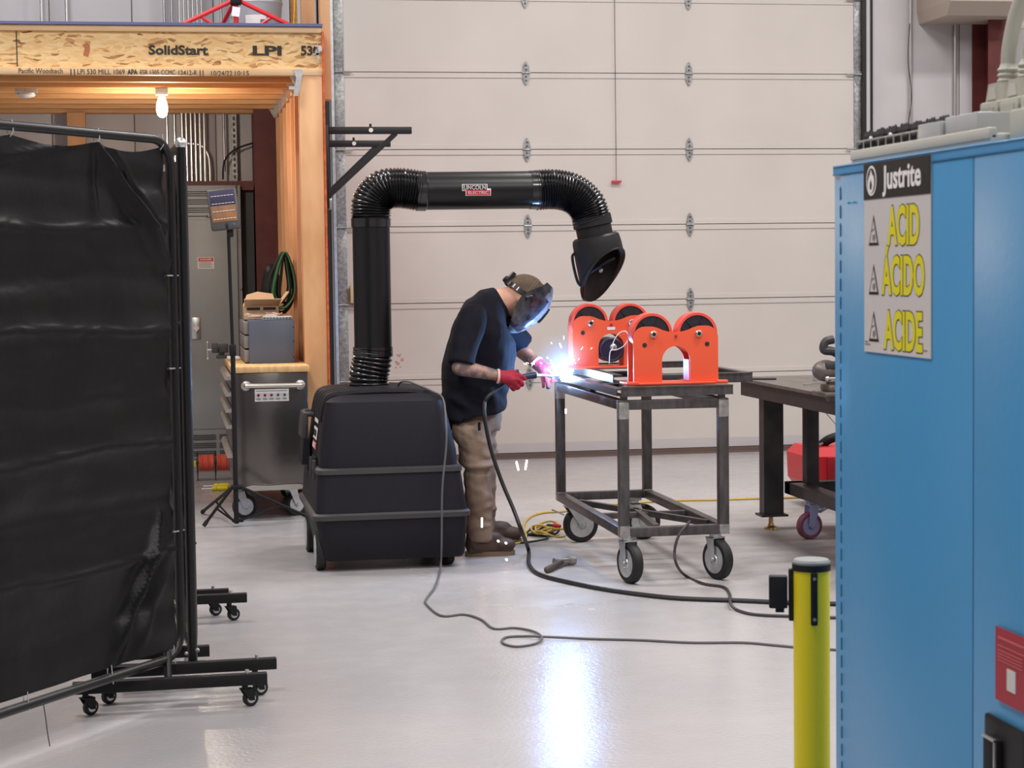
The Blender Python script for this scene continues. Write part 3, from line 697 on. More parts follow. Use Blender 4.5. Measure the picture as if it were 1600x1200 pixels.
f_ = MB(); f_.loft([[(0.50, 12.45, 1.31), (0.72, 12.45, 1.31), (0.735, 12.36, 1.355), (0.495, 12.36, 1.355)], [(0.50, 12.455, 1.312), (0.72, 12.455, 1.312), (0.735, 12.363, 1.359), (0.495, 12.363, 1.359)]]).build('front_flap', 'cardboard', t)
MB().box(0.515, 0.60, 12.448, 12.4495, 1.285, 1.303).build('printed_band', 'comb_black', t); MB().box(0.62, 0.70, 12.448, 12.4495, 1.285, 1.303).build('printed_band', 'comb_black', t)
MB().loft([[(0.715, 12.45, 1.31), (0.715, 12.70, 1.31), (0.785, 12.70, 1.40), (0.785, 12.45, 1.40)], [(0.72, 12.45, 1.31), (0.72, 12.70, 1.31), (0.79, 12.70, 1.40), (0.79, 12.45, 1.40)]]).build('side_flap', 'cardboard_in', t)
MB().loft([[(0.50, 12.70, 1.31), (0.72, 12.70, 1.31), (0.70, 12.78, 1.385), (0.60, 12.79, 1.40), (0.53, 12.78, 1.38)], [(0.50, 12.705, 1.31), (0.72, 12.705, 1.31), (0.70, 12.785, 1.385), (0.60, 12.795, 1.40), (0.53, 12.785, 1.38)]]).build('back_flap', 'cardboard_in', t)
m = MB(); 
for k in range(16):
    c = Vector((random.uniform(0.53, 0.69), random.uniform(12.28, 12.42), 1.233+random.uniform(0.0, 0.02)))
    m.tube(spline([c+Vector((random.uniform(-.05, .05), random.uniform(-.02, .02), random.uniform(-0.003, .02))) for _ in range(4)], 4), 0.005, 6)
setp(m.build('cable_tangle', 'glove_cuff'), 'tangle of pale wire in front of the cardboard box on the parts cabinet', 'wire', kind='stuff')
t = thing('perforated_bracket', 'perforated metal bracket lying on the parts cabinet', 'bracket', (0.7, 12.3, 1.226))
MB().box(0.60, 0.79, 12.215, 12.26, 1.226, 1.250, bev=0.003).build('strip', 'zinc', t)
m = MB()
for k in range(9): m.cyl((0.615+k*0.02, 12.216, 1.238), (0.615+k*0.02, 12.2135, 1.238), 0.0045, n=8)
m.build('hole', 'panel_dark', t)
t = thing('bench_vise', 'small dark bench vise clamped on the far corner of the wooden worktop', 'vise', (0.33, 13.1, 0.953))
m = MB(); m.box(0.33, 0.40, 13.0, 13.08, 0.954, 0.975, bev=0.005); m.box(0.345, 0.385, 13.02, 13.07, 0.975, 1.03, bev=0.008); m.build('base', 'panel_dark', t)
m = MB(); m.box(0.30, 0.345, 13.01, 13.08, 0.99, 1.055, bev=0.008); m.build('jaw', 'panel_dark', t)
m = MB(); m.box(0.35, 0.41, 13.01, 13.08, 0.99, 1.05, bev=0.008); m.build('jaw', 'panel_dark', t)
m = MB(); m.cyl((0.27, 13.045, 1.01), (0.33, 13.045, 1.01), 0.008, n=10); m.cyl((0.273, 13.045, 0.95), (0.273, 13.045, 1.06), 0.005, n=8); m.sph((0.273, 13.045, 0.95), 0.008, n=8); m.sph((0.273, 13.045, 1.06), 0.008, n=8); m.build('screw_handle', 'zinc', t)
t = bx('white_cloth', 'tag_white', None, 0.395, 0.48, 12.75, 12.95, 0.954, 0.972, bev=0.008); setp(t, 'white folded cloth on the wooden worktop beside the small vise', 'cloth')

t = thing('cord_reel', 'red cord wound on a wire reel on the floor before the electrical panel', 'reel', (0.33, 14.2, 0.0))
for x0, x1 in ((0.215, 0.325), (0.345, 0.46)):
    m = MB(); pr = []
    n = 14
    for k in range(n+1): pr.append(((x1-x0)*k/n, 0.060+0.004*math.sin(k*2.6)))
    m.lathe(pr, (x0, 14.2, 0.135), (1, 0, 0), 24); m.build('cord_winding', 'red_cord', t)
for x in (0.205, 0.335, 0.468):
    m = MB(); m.tube([(x, 14.2+0.085*math.cos(a), 0.135+0.085*math.sin(a)) for a in np.linspace(0, 2*math.pi, 24, endpoint=False)], 0.005, 6, closed=True)
    m.cyl((x, 14.2, 0.005), (x, 14.2, 0.21), 0.004, n=6); m.build('reel_ring', 'black_steel', t)
MB().cyl((0.19, 14.2, 0.135), (0.48, 14.2, 0.135), 0.007, n=8).build('axle', 'black_steel', t)
MB().box(0.165, 0.195, 14.18, 14.22, 0.11, 0.155, bev=0.006).build('yellow_plug', 'yellow_grip', t)
for k, (x, y) in enumerate(((0.30, 13.55), (0.315, 13.72))):
    t = thing('screwdriver', ['front one of two yellow handled rods on the floor by the tool chest', 'rear one of two yellow handled rods on the floor by the tool chest'][k], 'tool', (x, y, 0.0), group='yellow handled rods by the chest')
    z = 0.018
    MB().lathe([(0, 0.010), (0.006, 0.016), (0.03, 0.017), (0.035, 0.013), (0.05, 0.017), (0.10, 0.016), (0.11, 0.012)], (x-0.01, y, z), (1, 0, 0), 14).build('handle', 'yellow_grip', t)
    MB().cyl((x-0.08, y, z), (x-0.01, y, z), 0.004, n=8).build('shaft', 'zinc', t)

# ------------------------------------------------------------------ work light on a tripod
TX, TY = 0.392, 11.62
t = thing('tripod_work_light', 'flat panel work light on a thin black tripod in front of the tool chest', 'work light', (TX, TY, 0))
MB().cyl((TX, TY, 0.02), (TX, TY, 1.05), 0.0145, n=14).build('lower_pole', 'matte_black', t)
MB().cyl((TX, TY, 1.05), (TX-0.01, TY, 1.76), 0.010, n=12).build('upper_pole', 'matte_black', t)
MB().box(TX-0.020, TX+0.020, TY-0.020, TY+0.020, 1.03, 1.10, bev=0.006).build('clamp', 'matte_black', t)
MB().box(TX-0.02, TX+0.02, TY-0.02, TY+0.02, 1.74, 1.79, bev=0.008).build('tilt_knuckle', 'black_steel', t)
hd = Matrix.Translation((TX-0.035, TY-0.03, 1.905)) @ Matrix.Rotation(R(-6), 4, 'Y') @ Matrix.Rotation(R(-12), 4, 'X')
h = MB().box(-0.088, 0.088, -0.014, 0.014, -0.125, 0.125, bev=0.012, m=hd).build('lamp_head', mat('lamp_shell', rgb(70, 69, 68), 0.5), t)
MB().box(-0.076, 0.072, -0.0165, -0.012, 0.022, 0.115, bev=0.001, m=hd).build('light_pane', mat('led_pane_top_reflection', rgb(58, 54, 78), 0.5, spec=0.2), h); MB().box(-0.076, 0.072, -0.0165, -0.012, -0.078, 0.022, bev=0.001, m=hd).build('light_pane', 'led_pane_reflection', h)  # reflection painted on the pane: bluish upper half, orange lower half
for k in range(4):
    m = MB()
    for j in range(7): m.box(-0.068+j*0.0195, -0.053+j*0.0195, -0.018, -0.016, 0.080-k*0.047, 0.083-k*0.047, m=hd)
    m.build('led_row', 'white_label', h)
MB().box(-0.003, 0.012, -0.020, -0.013, -0.118, -0.088, bev=0.002, m=hd).build('switch', 'matte_black', h)
MB().lathe([(0, 0.010), (0.004, 0.008)], hd @ Vector((0.048, -0.014, -0.100)), (0, -1, 0), 6).build('button', 'slate_box', h)
hubz = 0.24
MB().box(TX-0.026, TX+0.042, TY-0.024, TY+0.024, hubz-0.012, hubz+0.012, bev=0.004).build('collar', 'matte_black', t)
MB().box(TX-0.026, TX+0.042, TY-0.02, TY+0.02, 0.028, 0.048, bev=0.004).build('collar', 'matte_black', t)
for ft in (pz(318, 822, 0.012), pz(316, 800, 0.012), Vector((0.86, 11.75, 0.012))):
    a = Vector((TX+(0.03 if ft.x > TX else -0.02), TY, hubz)); lg = MB().cyl(a, ft, 0.0095, n=10).build('leg', 'matte_black', t)
    dd = (ft-a).normalized(); MB().cyl(ft-dd*0.035, ft+dd*0.0, 0.013, n=10).build('rubber_foot', 'black_rubber', lg)
    md = a+(ft-a)*0.55; MB().cyl((TX+(0.03 if ft.x > TX else -0.02), TY, 0.038), md, 0.006, n=8).build('strut', 'matte_black', t)

# ------------------------------------------------------------------ fume extractor
t = thing('fume_extractor', 'black wheeled fume extractor with a tall bent duct and hood beside the welder', 'fume extractor', (1.12, 10.2, 0))
def rrect(x0, x1, y0, y1, z, r, n=5, zs=None):
    pts = []
    for cx_, cy_, a0 in ((x1-r, y1-r, 0), (x0+r, y1-r, 90), (x0+r, y0+r, 180), (x1-r, y0+r, 270)):
        for k in range(n+1):
            a = R(a0+90*k/n); pts.append((cx_+r*math.cos(a), cy_+r*math.sin(a), z if zs is None else z))
    return pts
lev = [(0.055, .785, 1.485, 9.73, 10.66, .04), (0.075, .76, 1.497, 9.715, 10.69, .05), (0.27, .725, 1.510, 9.70, 10.75, .055)]
MB().loft([rrect(a, b, c, d, z, r) for z, a, b, c, d, r in lev]).build('lower_tub', 'body_plastic', t)
lev = [(0.268, .712, 1.522, 9.688, 10.765, .055), (0.292, .708, 1.526, 9.684, 10.77, .055), (0.302, .722, 1.515, 9.695, 10.75, .055)]
MB().loft([rrect(a, b, c, d, z, r) for z, a, b, c, d, r in lev]).build('tub_rim', 'body_edge', t)
lev = [(0.302, .728, 1.508, 9.70, 10.74, .05), (0.50, .742, 1.482, 9.72, 10.70, .05)]
MB().loft([rrect(a, b, c, d, z, r) for z, a, b, c, d, r in lev]).build('middle_band', 'body_plastic', t)
lev = [(0.50, .738, 1.488, 9.712, 10.71, .05), (0.522, .738, 1.488, 9.712, 10.71, .05), (0.53, .752, 1.475, 9.73, 10.69, .05)]
MB().loft([rrect(a, b, c, d, z, r) for z, a, b, c, d, r in lev]).build('band_rim', 'body_edge', t)
lev = [(0.53, .755, 1.470, 9.735, 10.68, .07), (0.60, .758, 1.467, 9.738, 10.67, .08), (0.80, .785, 1.425, 9.765, 10.62, .09), (0.862, .80, 1.405, 9.78, 10.60, .09), (0.882, .825, 1.38, 9.81, 10.57, .08), (0.896, .87, 1.33, 9.86, 10.50, .06)]
MB().loft([rrect(a, b, c, d, z, r) for z, a, b, c, d, r in lev]).build('lid', 'body_plastic', t)
for k in range(5):
    y = 9.935+k*0.125
    m = MB(); pts = [(0.772, y, 0.76), (0.782, y, 0.82), (0.80, y, 0.872), (0.83, y, 0.896), (0.90, y, 0.906), (1.1, y, 0.915), (1.3, y, 0.904), (1.385, y, 0.880), (1.41, y, 0.84)]
    p2 = spline(pts, 3); rg = []
    for q in p2: nn = Vector((q.x-1.1, 0, 1.2*(q.z-0.2))).normalized()*0.009; rg.append([q+Vector((0, -0.046, 0))-nn, q+Vector((0, -0.040, 0))+nn*0.9, q+Vector((0, 0.040, 0))+nn*0.9, q+Vector((0, 0.046, 0))-nn])
    m.loft(rg); m.build('lid_rib', 'body_plastic', t, ang=50)
m = MB(); m.tube(spline([(0.775, 10.30, 0.765), (0.735, 10.30, 0.768), (0.722, 10.30, 0.74), (0.714, 10.30, 0.66), (0.725, 10.30, 0.648)], 5), 0.014, 10); m.tube(spline([(0.775, 10.52, 0.765), (0.735, 10.52, 0.768), (0.722, 10.52, 0.74), (0.714, 10.52, 0.66), (0.725, 10.52, 0.648)], 5), 0.014, 10)
m.loft([[(0.702, 10.28, 0.645), (0.722, 10.28, 0.645), (0.736, 10.28, 0.775), (0.716, 10.28, 0.775)], [(0.702, 10.54, 0.645), (0.722, 10.54, 0.645), (0.736, 10.54, 0.775), (0.716, 10.54, 0.775)]]); m.build('push_handle', 'body_edge', t)
MB().loft([[(0.700, 10.28, 0.50), (0.742, 10.28, 0.50), (0.745, 10.28, 0.635), (0.712, 10.28, 0.635)], [(0.700, 10.54, 0.50), (0.742, 10.54, 0.50), (0.745, 10.54, 0.635), (0.712, 10.54, 0.635)]]).build('side_pod', 'body_plastic', t)
for y in (9.9, 10.1, 10.35): MB().box(0.728, 0.748, y-0.012, y+0.012, 0.46, 0.56, bev=0.004).build('lid_clip', 'body_edge', t)
MB().box(0.742, 0.752, 9.93, 10.12, 0.515, 0.57).build('vent_gap', 'matte_black', t)
# printed marks on the left side of the lid
def sidept(y, z): return Vector((0.757+(z-0.60)*0.135-0.004, y, z))
for (y0, y1, z0, z1, mt_) in ((10.02, 10.22, 0.74, 0.765, 'white_label'), (10.0, 10.2, 0.655, 0.715, 'white_label'), (9.99, 10.19, 0.605, 0.64, 'sticker_pink')):
    m = MB(); p = [sidept(y0, z0), sidept(y1, z0), sidept(y1, z1), sidept(y0, z1)]
    m.loft([[q for q in p], [q+Vector((-0.003, 0, 0)) for q in p]]); q = m.build('side_print', mt_, t)
    s_ = {0: 'LINCOLN'}.get(0)
text('LINCOLN', 0.045, 'sign_black', t, sidept(10.1, 0.685)+Vector((-0.005, 0, 0)), (0, -1, 0), (0.13, 0, 1), 0.85, 0.001)
text('ELECTRIC', 0.032, 'white_label', t, sidept(10.09, 0.622)+Vector((-0.005, 0, 0)), (0, -1, 0), (0.13, 0, 1), 1.0, 0.0008)
for x, y, rr, l in ((0.755, 9.84, 0.10, 1), (0.755, 10.5, 0.10, 1)):
    wl = MB().lathe([(-0.025, rr*.8), (-0.025, rr*.92), (-0.017, rr), (0.017, rr), (0.025, rr*.92), (0.025, rr*.8)], (x, y, rr), (1, 0, 0), 32, ring=True).build('wheel', 'black_rubber', t)
    MB().lathe([(-0.029, rr*.2), (-0.027, rr*.8), (0.027, rr*.8), (0.03, rr*.2)], (x, y, rr), (1, 0, 0), 28).build('wheel_hub', 'zinc', wl)
for y in (9.82, 10.55):
    m = MB(); m.lathe([(-0.025, 0.02), (-0.025, 0.034), (-0.018, 0.04), (0.018, 0.04), (0.025, 0.034), (0.025, 0.02)], (1.41, y, 0.04), (0.8, 0.6, 0), 22); m.box(1.38, 1.44, y-0.03, y+0.03, 0.045, 0.075, bev=0.005)
    m.build('castor', 'matte_black', t)
# duct
YD = 10.25
def hose(pts, r, pitch, amp, name, n=28):
    P = spline(pts, 24); out = []; L_ = 0; last = P[0]; acc = [0]
    for a, b in zip(P, P[1:]): acc.append(acc[-1]+(b-a).length)
    tot = acc[-1]; N_ = int(tot/pitch)*4; pp = []; rr = []
    j = 0
    for i in range(N_+1):
        s_ = tot*i/N_
        while j < len(acc)-2 and acc[j+1] < s_: j += 1
        f = (s_-acc[j])/(acc[j+1]-acc[j]); pp.append(P[j].lerp(P[j+1], f))
        rr.append(r + amp*(1, 0.3, -1, 0.3)[i % 4])
    MB().tube(pp, rr, n).build(name, 'hose_black', t, ang=80)
hose([(1.065, YD, 0.905), (1.067, YD, 0.97), (1.083, YD, 1.05), (1.090, YD, 1.11)], 0.104, 0.021, 0.006, 'base_hose')
MB().lathe([(0, .108), (.05, .107)], (1.09, YD, 1.075), (0, 0, 1), 32).build('duct_cuff', 'hose_black', t)
MB().lathe([(0, .1005), (.70, .1005)], (1.091, YD, 1.10), (0, 0, 1), 40).build('upright_duct', 'duct_black', t)
MB().lathe([(0, .106), (.045, .107), (.05, 0.103)], (1.091, YD, 1.765), (0, 0, 1), 36).build('duct_cuff', 'hose_black', t)
hose([(1.091, YD, 1.81), (1.100, YD, 1.90), (1.16, YD, 1.962), (1.26, YD, 1.970), (1.355, YD, 1.955)], 0.104, 0.0145, 0.006, 'elbow_hose')
MB().lathe([(0, .107), (.05, .108), (.055, .103)], (1.335, YD, 1.955), (1, 0, -0.01), 36).build('duct_cuff', 'hose_black', t)
MB().lathe([(0, .1015), (.64, .1015)], (1.37, YD, 1.955), (1, 0, 0.004), 44).build('level_duct', 'duct_black', t)
MB().lathe([(0, .105), (.045, .106)], (1.955, YD, 1.957), (1, 0, 0), 36).build('duct_cuff', 'hose_black', t)
hose([(1.99, YD, 1.955), (2.09, YD, 1.960), (2.19, YD, 1.938), (2.265, YD, 1.875), (2.298, YD, 1.79)], 0.104, 0.0145, 0.006, 'elbow_hose')
ax = Vector((0.20, 0.0, -1)).normalized(); A0 = Vector((2.295, YD, 1.81))
MB().lathe([(0, .107), (.05, .108), (0.055, 0.098), (0.12, 0.098)], A0, ax, 36).build('hood_collar', 'hood_black', t)
# bevelled hood: skin open at the slanting mouth
N1 = Vector((1, 0, 0.20)).normalized(); N2 = Vector((0, 1, 0)); H0 = A0+ax*0.115
def hring(r, f, off=0.0, n=44):
    out = []
    for j in range(n):
        a = 2*math.pi*j/n; long = 0.5+0.5*math.cos(a-R(122))
        out.append(H0 + ax*(f*(0.080+0.245*long**1.1)+off) + (N1*math.cos(a)+N2*math.sin(a))*r)
    return out
m = MB(); rg = [hring(0.115, 0, -0.01), hring(0.128, 0, 0.0), hring(0.132, 0, 0.02), hring(0.135, 0.35, 0.012), hring(0.136, 0.93), hring(0.142, 0.97), hring(0.142, 1.05), hring(0.125, 1.06), hring(0.112, 1.0), hring(0.105, 0.3), hring(0.06, 0.2), hring(0.01, 0.18)]
m.loft(rg, caps=False); m.build('hood', 'hood_black', t)
c_ = H0+ax*0.16
m = MB(); m.tube([c_+(N1*math.cos(a)*0.075+N2*math.sin(a)*0.075)+ax*(0.03*math.cos(a-R(150))) for a in np.linspace(0, 2*math.pi, 28, endpoint=False)], 0.008, 8, closed=True); m.build('inner_ring', 'matte_black', t)
m = MB(); m.sph(c_+ax*0.02-N1*0.01, (0.014, 0.014, 0.014)); m.build('damper_knob', 'zinc', t)
hp = [H0+ax*0.06-N1*0.13, H0+ax*0.075-N1*0.152, H0+ax*0.15-N1*0.156, H0+ax*0.22-N1*0.15, H0+ax*0.245-N1*0.132]
MB().tube(spline([p-N2*0.02 for p in hp], 6), 0.008, 10).build('hood_handle', 'matte_black', t)
# logo on the level duct
LC = Vector((0, YD, 1.957)); rd = 0.1025
def wrapd(q, k=0.0):
    dz = (q.z-LC.z)/rd; return Vector((q.x, YD-(rd+k)*math.cos(dz), LC.z+(rd+k)*math.sin(dz)))
def badge(poly, mt, k, nm):
    b_ = bmesh.new(); m = MB()
    zs = sorted({p[1] for p in poly}); x0 = min(p[0] for p in poly); x1 = max(p[0] for p in poly)
    rows = []
    z0, z1 = min(zs), max(zs); n = 10
    for i in range(n+1):
        z = z0+(z1-z0)*i/n; rows.append([wrapd(Vector((x0+(x1-x0)*j/4, 0, z)), k) for j in range(5)])
    m.loft(rows, caps=False, closed=False); return m.build(nm, mt, t)
La = pw(722, 298, YD-0.1).x; Lb = pw(767, 298, YD-0.1).x; W = Lb-La; zc = 1.950
def rect(x0, x1, z0, z1): return [(x0, z0), (x1, z0), (x1, z1), (x0, z1)]
badge(rect(La, La+W*0.88, zc+0.000, zc+0.036), 'white_label', 0.001, 'logo_border'); badge(rect(La+W*0.12, Lb, zc-0.026, zc+0.012), 'white_label', 0.001, 'logo_border')
badge(rect(La+0.004, La+W*0.88-0.004, zc+0.003, zc+0.033), 'sign_black', 0.0018, 'logo_plate'); badge(rect(La+W*0.12+0.004, Lb-0.004, zc-0.023, zc+0.003), 'red_label', 0.0018, 'logo_plate')
text('LINCOLN', 0.034, 'tag_white', t, (La+W*0.44, YD, zc+0.017), (1, 0, 0), (0, 0, 1), 0.88, 0.0006, wrap=lambda q: wrapd(q, 0.0028), fit=W*0.76)
text('ELECTRIC', 0.024, 'tag_white', t, (La+W*0.56, YD, zc-0.010), (1, 0, 0), (0, 0, 1), 0.98, 0.0004, wrap=lambda q: wrapd(q, 0.0028), fit=W*0.70)

# ------------------------------------------------------------------ welding cart
t = thing('steel_cart', 'raw steel welding cart on four castors standing right of the welder', 'cart', (2.4, 9.7, 0))
X0, X1, Y0, Y1 = 2.142, 2.692, 9.0, 10.56; S = 0.05
for x in (X0, X1-S):
    for y in (Y0, Y1-S):
        lg = MB().box(x, x+S, y, y+S, 0.23, 0.893, bev=0.004).build('leg', 'raw_steel', t)
        for z0, z1 in ((0.225, 0.285), (0.80, 0.894)):
            MB().box(x-0.0008, x+S+0.0008, y-0.0008, y+S, z0, z1-0.012*random.random(), bev=0.004).build('ground_weld', 'ground_steel', lg)
for z0, z1 in ((0.226, 0.272), (0.846, 0.892)):
    for y in (Y0, Y1-S): MB().box(X0+S, X1-S, y+0.001, y+S-0.001, z0, z1, bev=0.003).build('cross_rail', 'raw_steel', t)
    for x in (X0, X1-S): MB().box(x+0.001, x+S-0.001, Y0+S, Y1-S, z0, z1, bev=0.003).build('side_rail', 'raw_steel', t)
MB().box(X0+S, X1-S, 9.62, 9.655, 0.235, 0.265, bev=0.002).build('cross_brace', 'raw_steel', t)
for (a, b) in (((2.20, 10.2), (2.64, 9.2)), ((2.35, 9.1), (2.42, 9.9))):
    a = Vector((*a, 0.255)); b = Vector((*b, 0.255)); d = (b-a).normalized(); n_ = Vector((-d.y, d.x, 0))*0.014
    MB().loft([[a+n_+Vector((0, 0, q)), b+n_+Vector((0, 0, q)), b-n_+Vector((0, 0, q)), a-n_+Vector((0, 0, q))] for q in (-0.015, 0.015)]).build('diagonal_brace', 'raw_steel', t, flat=True)
swivel_castor(t, 2.195, 9.02, 0.10, R(105), w_=0.05, top=0.228, off=-0.02)
swivel_castor(t, 2.64, 9.03, 0.10, R(112), w_=0.05, top=0.228, off=-0.02)
swivel_castor(t, 2.258, 10.44, 0.10, R(8), w_=0.045, top=0.228, brake=True, off=0.06)
swivel_castor(t, 2.62, 10.46, 0.10, R(0), w_=0.045, top=0.228, brake=True, off=0.05)
# the deck frame resting on the cart
t = thing('roller_base_frame', 'channel steel frame being welded, lying on top of the cart', 'frame', (2.4, 9.7, 0.893))
DZ = 0.911
for x in (X0+0.015, X1-0.045):
    for y in (Y0+0.01, 9.7, Y1-0.05): MB().box(x, x+0.03, y, y+0.03, 0.893, DZ).build('spacer', 'raw_steel', t)
def chan(x0, x1, y0, y1, z0, z1, side, nm='channel', parent=None):   # C channel, open on one side
    e = 0.006; m = MB(); m.box(x0, x1, y0, y1, z0, z0+e); m.box(x0, x1, y0, y1, z1-e, z1)
    if side == '-y': m.box(x0, x1, y0+0.004, y0+0.004+e, z0+e, z1-e)
    if side == '+y': m.box(x0, x1, y1-e, y1, z0+e, z1-e)
    if side == '-x': m.box(x0, x0+e, y0, y1, z0+e, z1-e)
    if side == '+x': m.box(x1-e, x1, y0, y1, z0+e, z1-e)
    return m.build(nm, 'raw_steel', parent or t, flat=True)
chan(X0+0.01, X1+0.02, Y0-0.01, Y0+0.05, DZ, 0.958, '-y'); chan(X0+0.01, X1+0.02, 9.5, 9.55, DZ, 0.945, '+y')
chan(X0, X0+0.05, Y0+0.055, 10.62, DZ, 0.945, '-x'); chan(X1-0.045, X1+0.01, Y0+0.055, 10.62, DZ, 0.945, '+x')
chan(X0+0.05, X1-0.045, 10.57, 10.62, DZ, 0.945, '+y')
chan(X0+0.12, X0+0.16, Y0+0.055, 9.5, DZ, 0.94, '-x', 'inner_channel'); chan(X0+0.10, X0+0.15, 9.55, 10.5, 0.945, 0.985, '-x', 'inner_channel')
chan(2.36, 2.95, 10.46, 10.50, 0.965, 1.0, '-y', 'back_angle'); chan(2.93, 2.97, 9.55, 10.50, 0.945, 0.985, '+x', 'back_angle'); chan(2.70, 2.97, 9.50, 9.55, 0.935, 0.985, '-y', 'back_angle')
MB().box(2.42, 2.95, 9.78, 9.83, 0.925, 0.965, bev=0.002).build('cross_bar', 'table_steel', t)
MB().cyl((2.96, 9.7, 0.94), (3.16, 9.7, 0.935), 0.006, n=8).build('rod', 'black_steel', t)
MB().box(X0-0.001, X0+0.012, 9.75, 10.18, 0.9465, 0.950).build('weld_bead', 'ground_steel', t)

def roller(cx, y0, zb, label, motor=False):
    t = thing('pipe_roller', label, 'roller stand', (cx, y0+0.08, zb), group='orange pipe roller stands')
    # front and back plates with an arch
    def plate(y, th_):
        P = []
        hw, h = 0.214, 0.274
        P += [(-hw, 0.0), (-hw, h-0.06)]
        for k in range(7): a = R(180-90*k/6); P.append((-hw+0.06+0.06*math.cos(a), h-0.06+0.06*math.sin(a)))
        P += [(-0.115, h-0.001), (-0.09, h-0.008), (-0.065, h-0.019), (-0.04, h-0.026), (-0.015, h-0.029), (0.0, h-0.029)]
        P = P + [(-x, z) for x, z in P[::-1][1:]]
        # arch opening
        Ai = [(0.071, 0.0), (0.071, 0.105)]+[(0.071*math.cos(R(a)), 0.105+0.071*math.sin(R(a))) for a in range(15, 180, 15)]+[(-0.071, 0.105), (-0.071, 0.0)]
        m = MB(); bm = m.bm; poly = P + Ai[::-1][::-1]
        loopp = P + Ai
        f0 = bm.faces.new([bm.verts.new((cx+x, y, zb+0.012+z)) for x, z in loopp])
        r_ = bmesh.ops.extrude_face_region(bm, geom=[f0]); bmesh.ops.translate(bm, vec=(0, th_, 0), verts=[v for v in r_['geom'] if isinstance(v, bmesh.types.BMVert)])
        return m
    f = plate(y0, 0.012).build('front_plate', 'orange_paint', t)
    bk = plate(y0+0.115, 0.012).build('back_plate', 'orange_paint', t)
    MB().box(cx-0.25, cx+0.25, y0-0.03, y0+0.155, zb, zb+0.012, bev=0.004).build('base_plate', 'orange_paint', t)
    for sx_ in (-1, 1): MB().box(cx+sx_*0.225-0.03, cx+sx_*0.225+0.03, y0-0.035, y0+0.0, zb, zb+0.018, bev=0.005).build('foot_pad', 'orange_paint', t)
    for sx_ in (-1, 1):
        MB().box(cx+sx_*0.071-0.003, cx+sx_*0.071+0.003, y0+0.012, y0+0.115, zb+0.012, zb+0.12).build('arch_wall', 'orange_paint', t)
        wx = cx+sx_*0.114; wz = zb+0.249
        wl = MB().lathe([(0.02, 0.088), (0.02, 0.1), (0.023, 0.103), (0.1, 0.103), (0.103, 0.1), (0.103, 0.088)], (wx, y0, wz), (0, 1, 0), 44, ring=True).build('roller_tyre', 'orange_tyre', t)
        MB().lathe([(0.026, 0.0885), (0.095, 0.0885)], (wx, y0, wz), (0, 1, 0), 36).build('roller_hub', 'hub_black', wl)
        for a in range(0, 360, 60): MB().box(-0.003, 0.003, -0.004, 0.004, 0.02, 0.082, m=Matrix.Translation((wx, y0+0.024, wz)) @ Matrix.Rotation(R(a+20), 4, 'Y')).build('hub_rib', 'hub_black', wl)
        nt = MB().lathe([(0, 0.017), (0.012, 0.017), (0.016, 0.013)], (wx, y0, wz-0.002), (0, -1, 0), 20).build('axle_nut', 'nut', t)
        MB().lathe([(0.0, 0.0085), (0.002, 0.0085)], (wx, y0-0.016, wz-0.002), (0, -1, 0), 14).build('nut_bore', 'matte_black', nt)
        MB().lathe([(0, 0.0115), (0.002, 0.0115)], (cx+sx_*0.158, y0+0.0005, zb+0.195), (0, -1, 0), 16).build('bolt_hole', 'comb_black', t)
    MB().lathe([(0, 0.007), (0.006, 0.007)], (cx, y0, zb+0.236), (0, -1, 0), 12).build('plug', 'sticker_red', t)
    if motor:
        mo = MB().lathe([(-0.01, 0.068), (-0.014, 0.060), (-0.012, 0.05), (0.11, 0.068)], (cx, y0, zb+0.10), (0, 1, 0), 32).build('gear_motor', 'motor_black', t)
        MB().lathe([(0, 0.018), (0.02, 0.018), (0.024, 0.012)], (cx+0.005, y0-0.012, zb+0.115), (0, -1, 0), 16).build('motor_shaft', 'nut', mo)
        c0 = Vector((cx+0.005, y0-0.035, zb+0.115))
        MB().tube(spline([c0+Vector(q) for q in ((-0.01, 0, -0.02), (0.0, 0, 0.03), (0.03, -0.004, 0.075), (0.065, -0.008, 0.085), (0.08, -0.008, 0.055), (0.06, -0.004, 0.01), (0.015, 0, -0.015), (-0.018, 0, -0.02), (-0.025, 0, -0.09))], 6), 0.0025, 6).build('looped_wire', 'white_wire', mo)
        s_ = bx('small_label', 'white_label', t, cx-0.022, cx+0.022, y0-0.003, y0, zb+0.208, zb+0.224)
    return t
roller(2.458, 9.11, 0.958, 'orange pipe roller stand with open see-through arch, nearest on the cart')
roller(2.388, 10.20, 0.985, 'orange pipe roller stand with motor and white wire loop, behind the other one', True)

